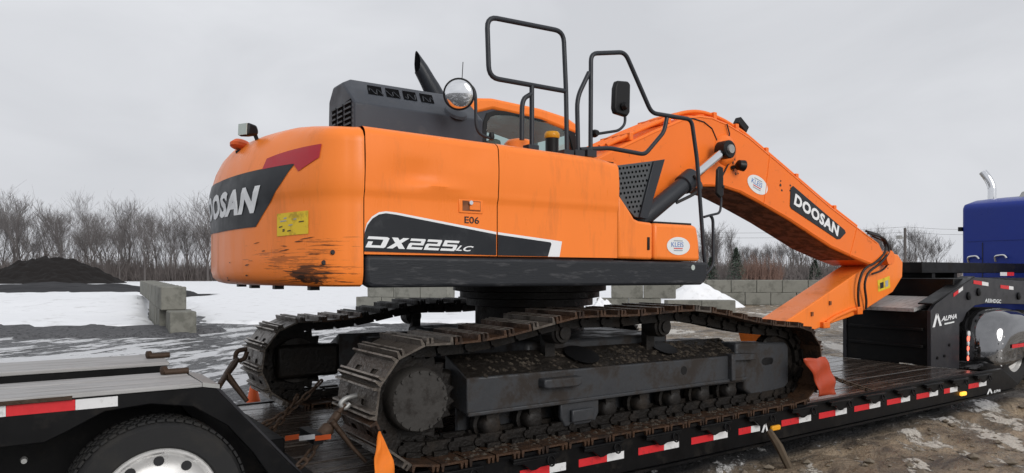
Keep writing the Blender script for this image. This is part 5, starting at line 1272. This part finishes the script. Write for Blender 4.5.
# far chain
f0, f1, f2 = at(241, 354, Y=1.1), at(226, 375, Y=.75), at(247, 401, Y=.6)
LB2 = thing('load_binder', f1, 'dark lever binder hooked to the rear of the far track above the cone', 'load binder')
obj('grab_hook', MB().tube(rounded([f0+Vector((.05, 0, .04)), f0+Vector((-.04, 0, .03)), f0+Vector((-.05, 0, -.06)), f0+Vector((.03, 0, -.05)), f0+Vector((.05, 0, .02))], .04), .02, 8), M['rust'], LB2, smooth=60)
obj('binder_barrel', MB().tube([f0+Vector((-.03, 0, -.04)), f0.lerp(f1, .5), f1], [.016, .032, .026], 8), M['rust'], LB2, smooth=40)
obj('binder_lever', MB().tube([f1+Vector((0, 0, .01)), f2], [.03, .018], 8).tube([f1, at(219, 386, Y=.5)], .024, 8), M['rust'], LB2, smooth=60)
chain('lashing_chain', at(219, 386, Y=.5), (-2.9, .25, .42), 'dark chain from the far track binder to the bogie boards', .02)
chain('lashing_chain', at(298, 395, Y=.3), (-2.62, -.2, .06), 'dark chain slack between the two tracks over the hitch', .12)
chain('lashing_chain', at(322, 380, Y=.2), (-2.55, .35, .0), 'greasy chain crossing the hitch behind the near track', .10)
# front chain
chain('lashing_chain', at(797, 362, Y=-1.15), at(878, 392.5, Y=-1.43), 'taut chain from the front of the near track to the deck edge', .02, L=.07)
M['flag'] = mat('faded_flag_plastic', (.40, .055, .02), .4, var=.25, scale=8)
# orange webbing tail standing up by the rear of the near track
def cloth(name, cols, m, label, cat, th=.004, wave=.012, neck=False):
    P_ = []
    for j in range(13):
        t = j/12; row = []
        for i in range(9):
            u = i/8; a = cols[0][0].lerp(cols[0][1], u); b = cols[1][0].lerp(cols[1][1], u); p = a.lerp(b, t)
            if neck: p = (cols[0][0].lerp(cols[1][0], t)).lerp(cols[0][1].lerp(cols[1][1], t), .5)+(cols[1][1]-cols[1][0])*(u-.5)*(.10+.90*min(1, t*2.1))
            row.append(p+Vector((wave*math.sin(u*5+t*4), wave*1.6*math.cos(u*7+t*5)+wave*1.2*math.sin(t*13+u*3), wave*.5*math.sin(u*9+t*3))))
        P_.append(row)
    o = obj(name, MB().grid(P_), m, smooth=70); s = o.modifiers.new('thick', 'SOLIDIFY'); s.thickness = th; return tag(o, label, cat)
cloth('webbing_strap', ((at(378.5, 432, Y=-1.53), at(381.5, 432, Y=-1.53)), (at(376, 486, Y=-1.56), at(395, 486, Y=-1.56))), M['strap'], 'orange webbing strap tail hanging beside the rear of the near track', 'strap', wave=.005, neck=True)
cloth('safety_flag', ((at(805, 359, Y=-1.53), at(827, 357, Y=-1.53)), (at(820, 397, Y=-1.53), at(837, 394, Y=-1.53))), M['flag'], 'orange plastic flag hanging at the front of the near track onto the wet deck', 'flag', th=.005, wave=.009)
# traffic cone on the ground beyond the trailer
cx_, cy_ = world((253.5-512)/FPX*7.3, 7.3)
CN = thing('traffic_cone', (cx_, cy_, GZ), 'orange traffic cone standing on slush beyond the trailer', 'traffic cone')
obj('cone_body', MB().lathe([(.115, .03), (.03, .44), (.02, .45)], (cx_, cy_, GZ), (0, 0, 1), 20), M['cone'], CN, smooth=50)
obj('cone_base', MB().box((cx_, cy_, GZ+.015), (.30, .30, .035)), M['cone'], CN, bevel=.006)
obj('cone_collar', MB().lathe([(.089, .16), (.062, .29)], (cx_, cy_, GZ), (0, 0, 1), 20), M['cone'], CN, smooth=50)
# split stake leaning on the beam
s0, s1 = at(769, 431, Y=YE-.07), at(788, 466, Z=GZ+.0)
dd_ = (s1-s0).normalized()
mb = MB().tube([s0, s0.lerp(s1, .5)+Vector((.01, .0, .01)), s1+dd_*.05], [.03, .036, .03], 6)
tag(obj('wooden_stake', mb, M['wood'], bevel=.004), 'rough split wooden stake leaning against the side beam below the amber lamp', 'stake')
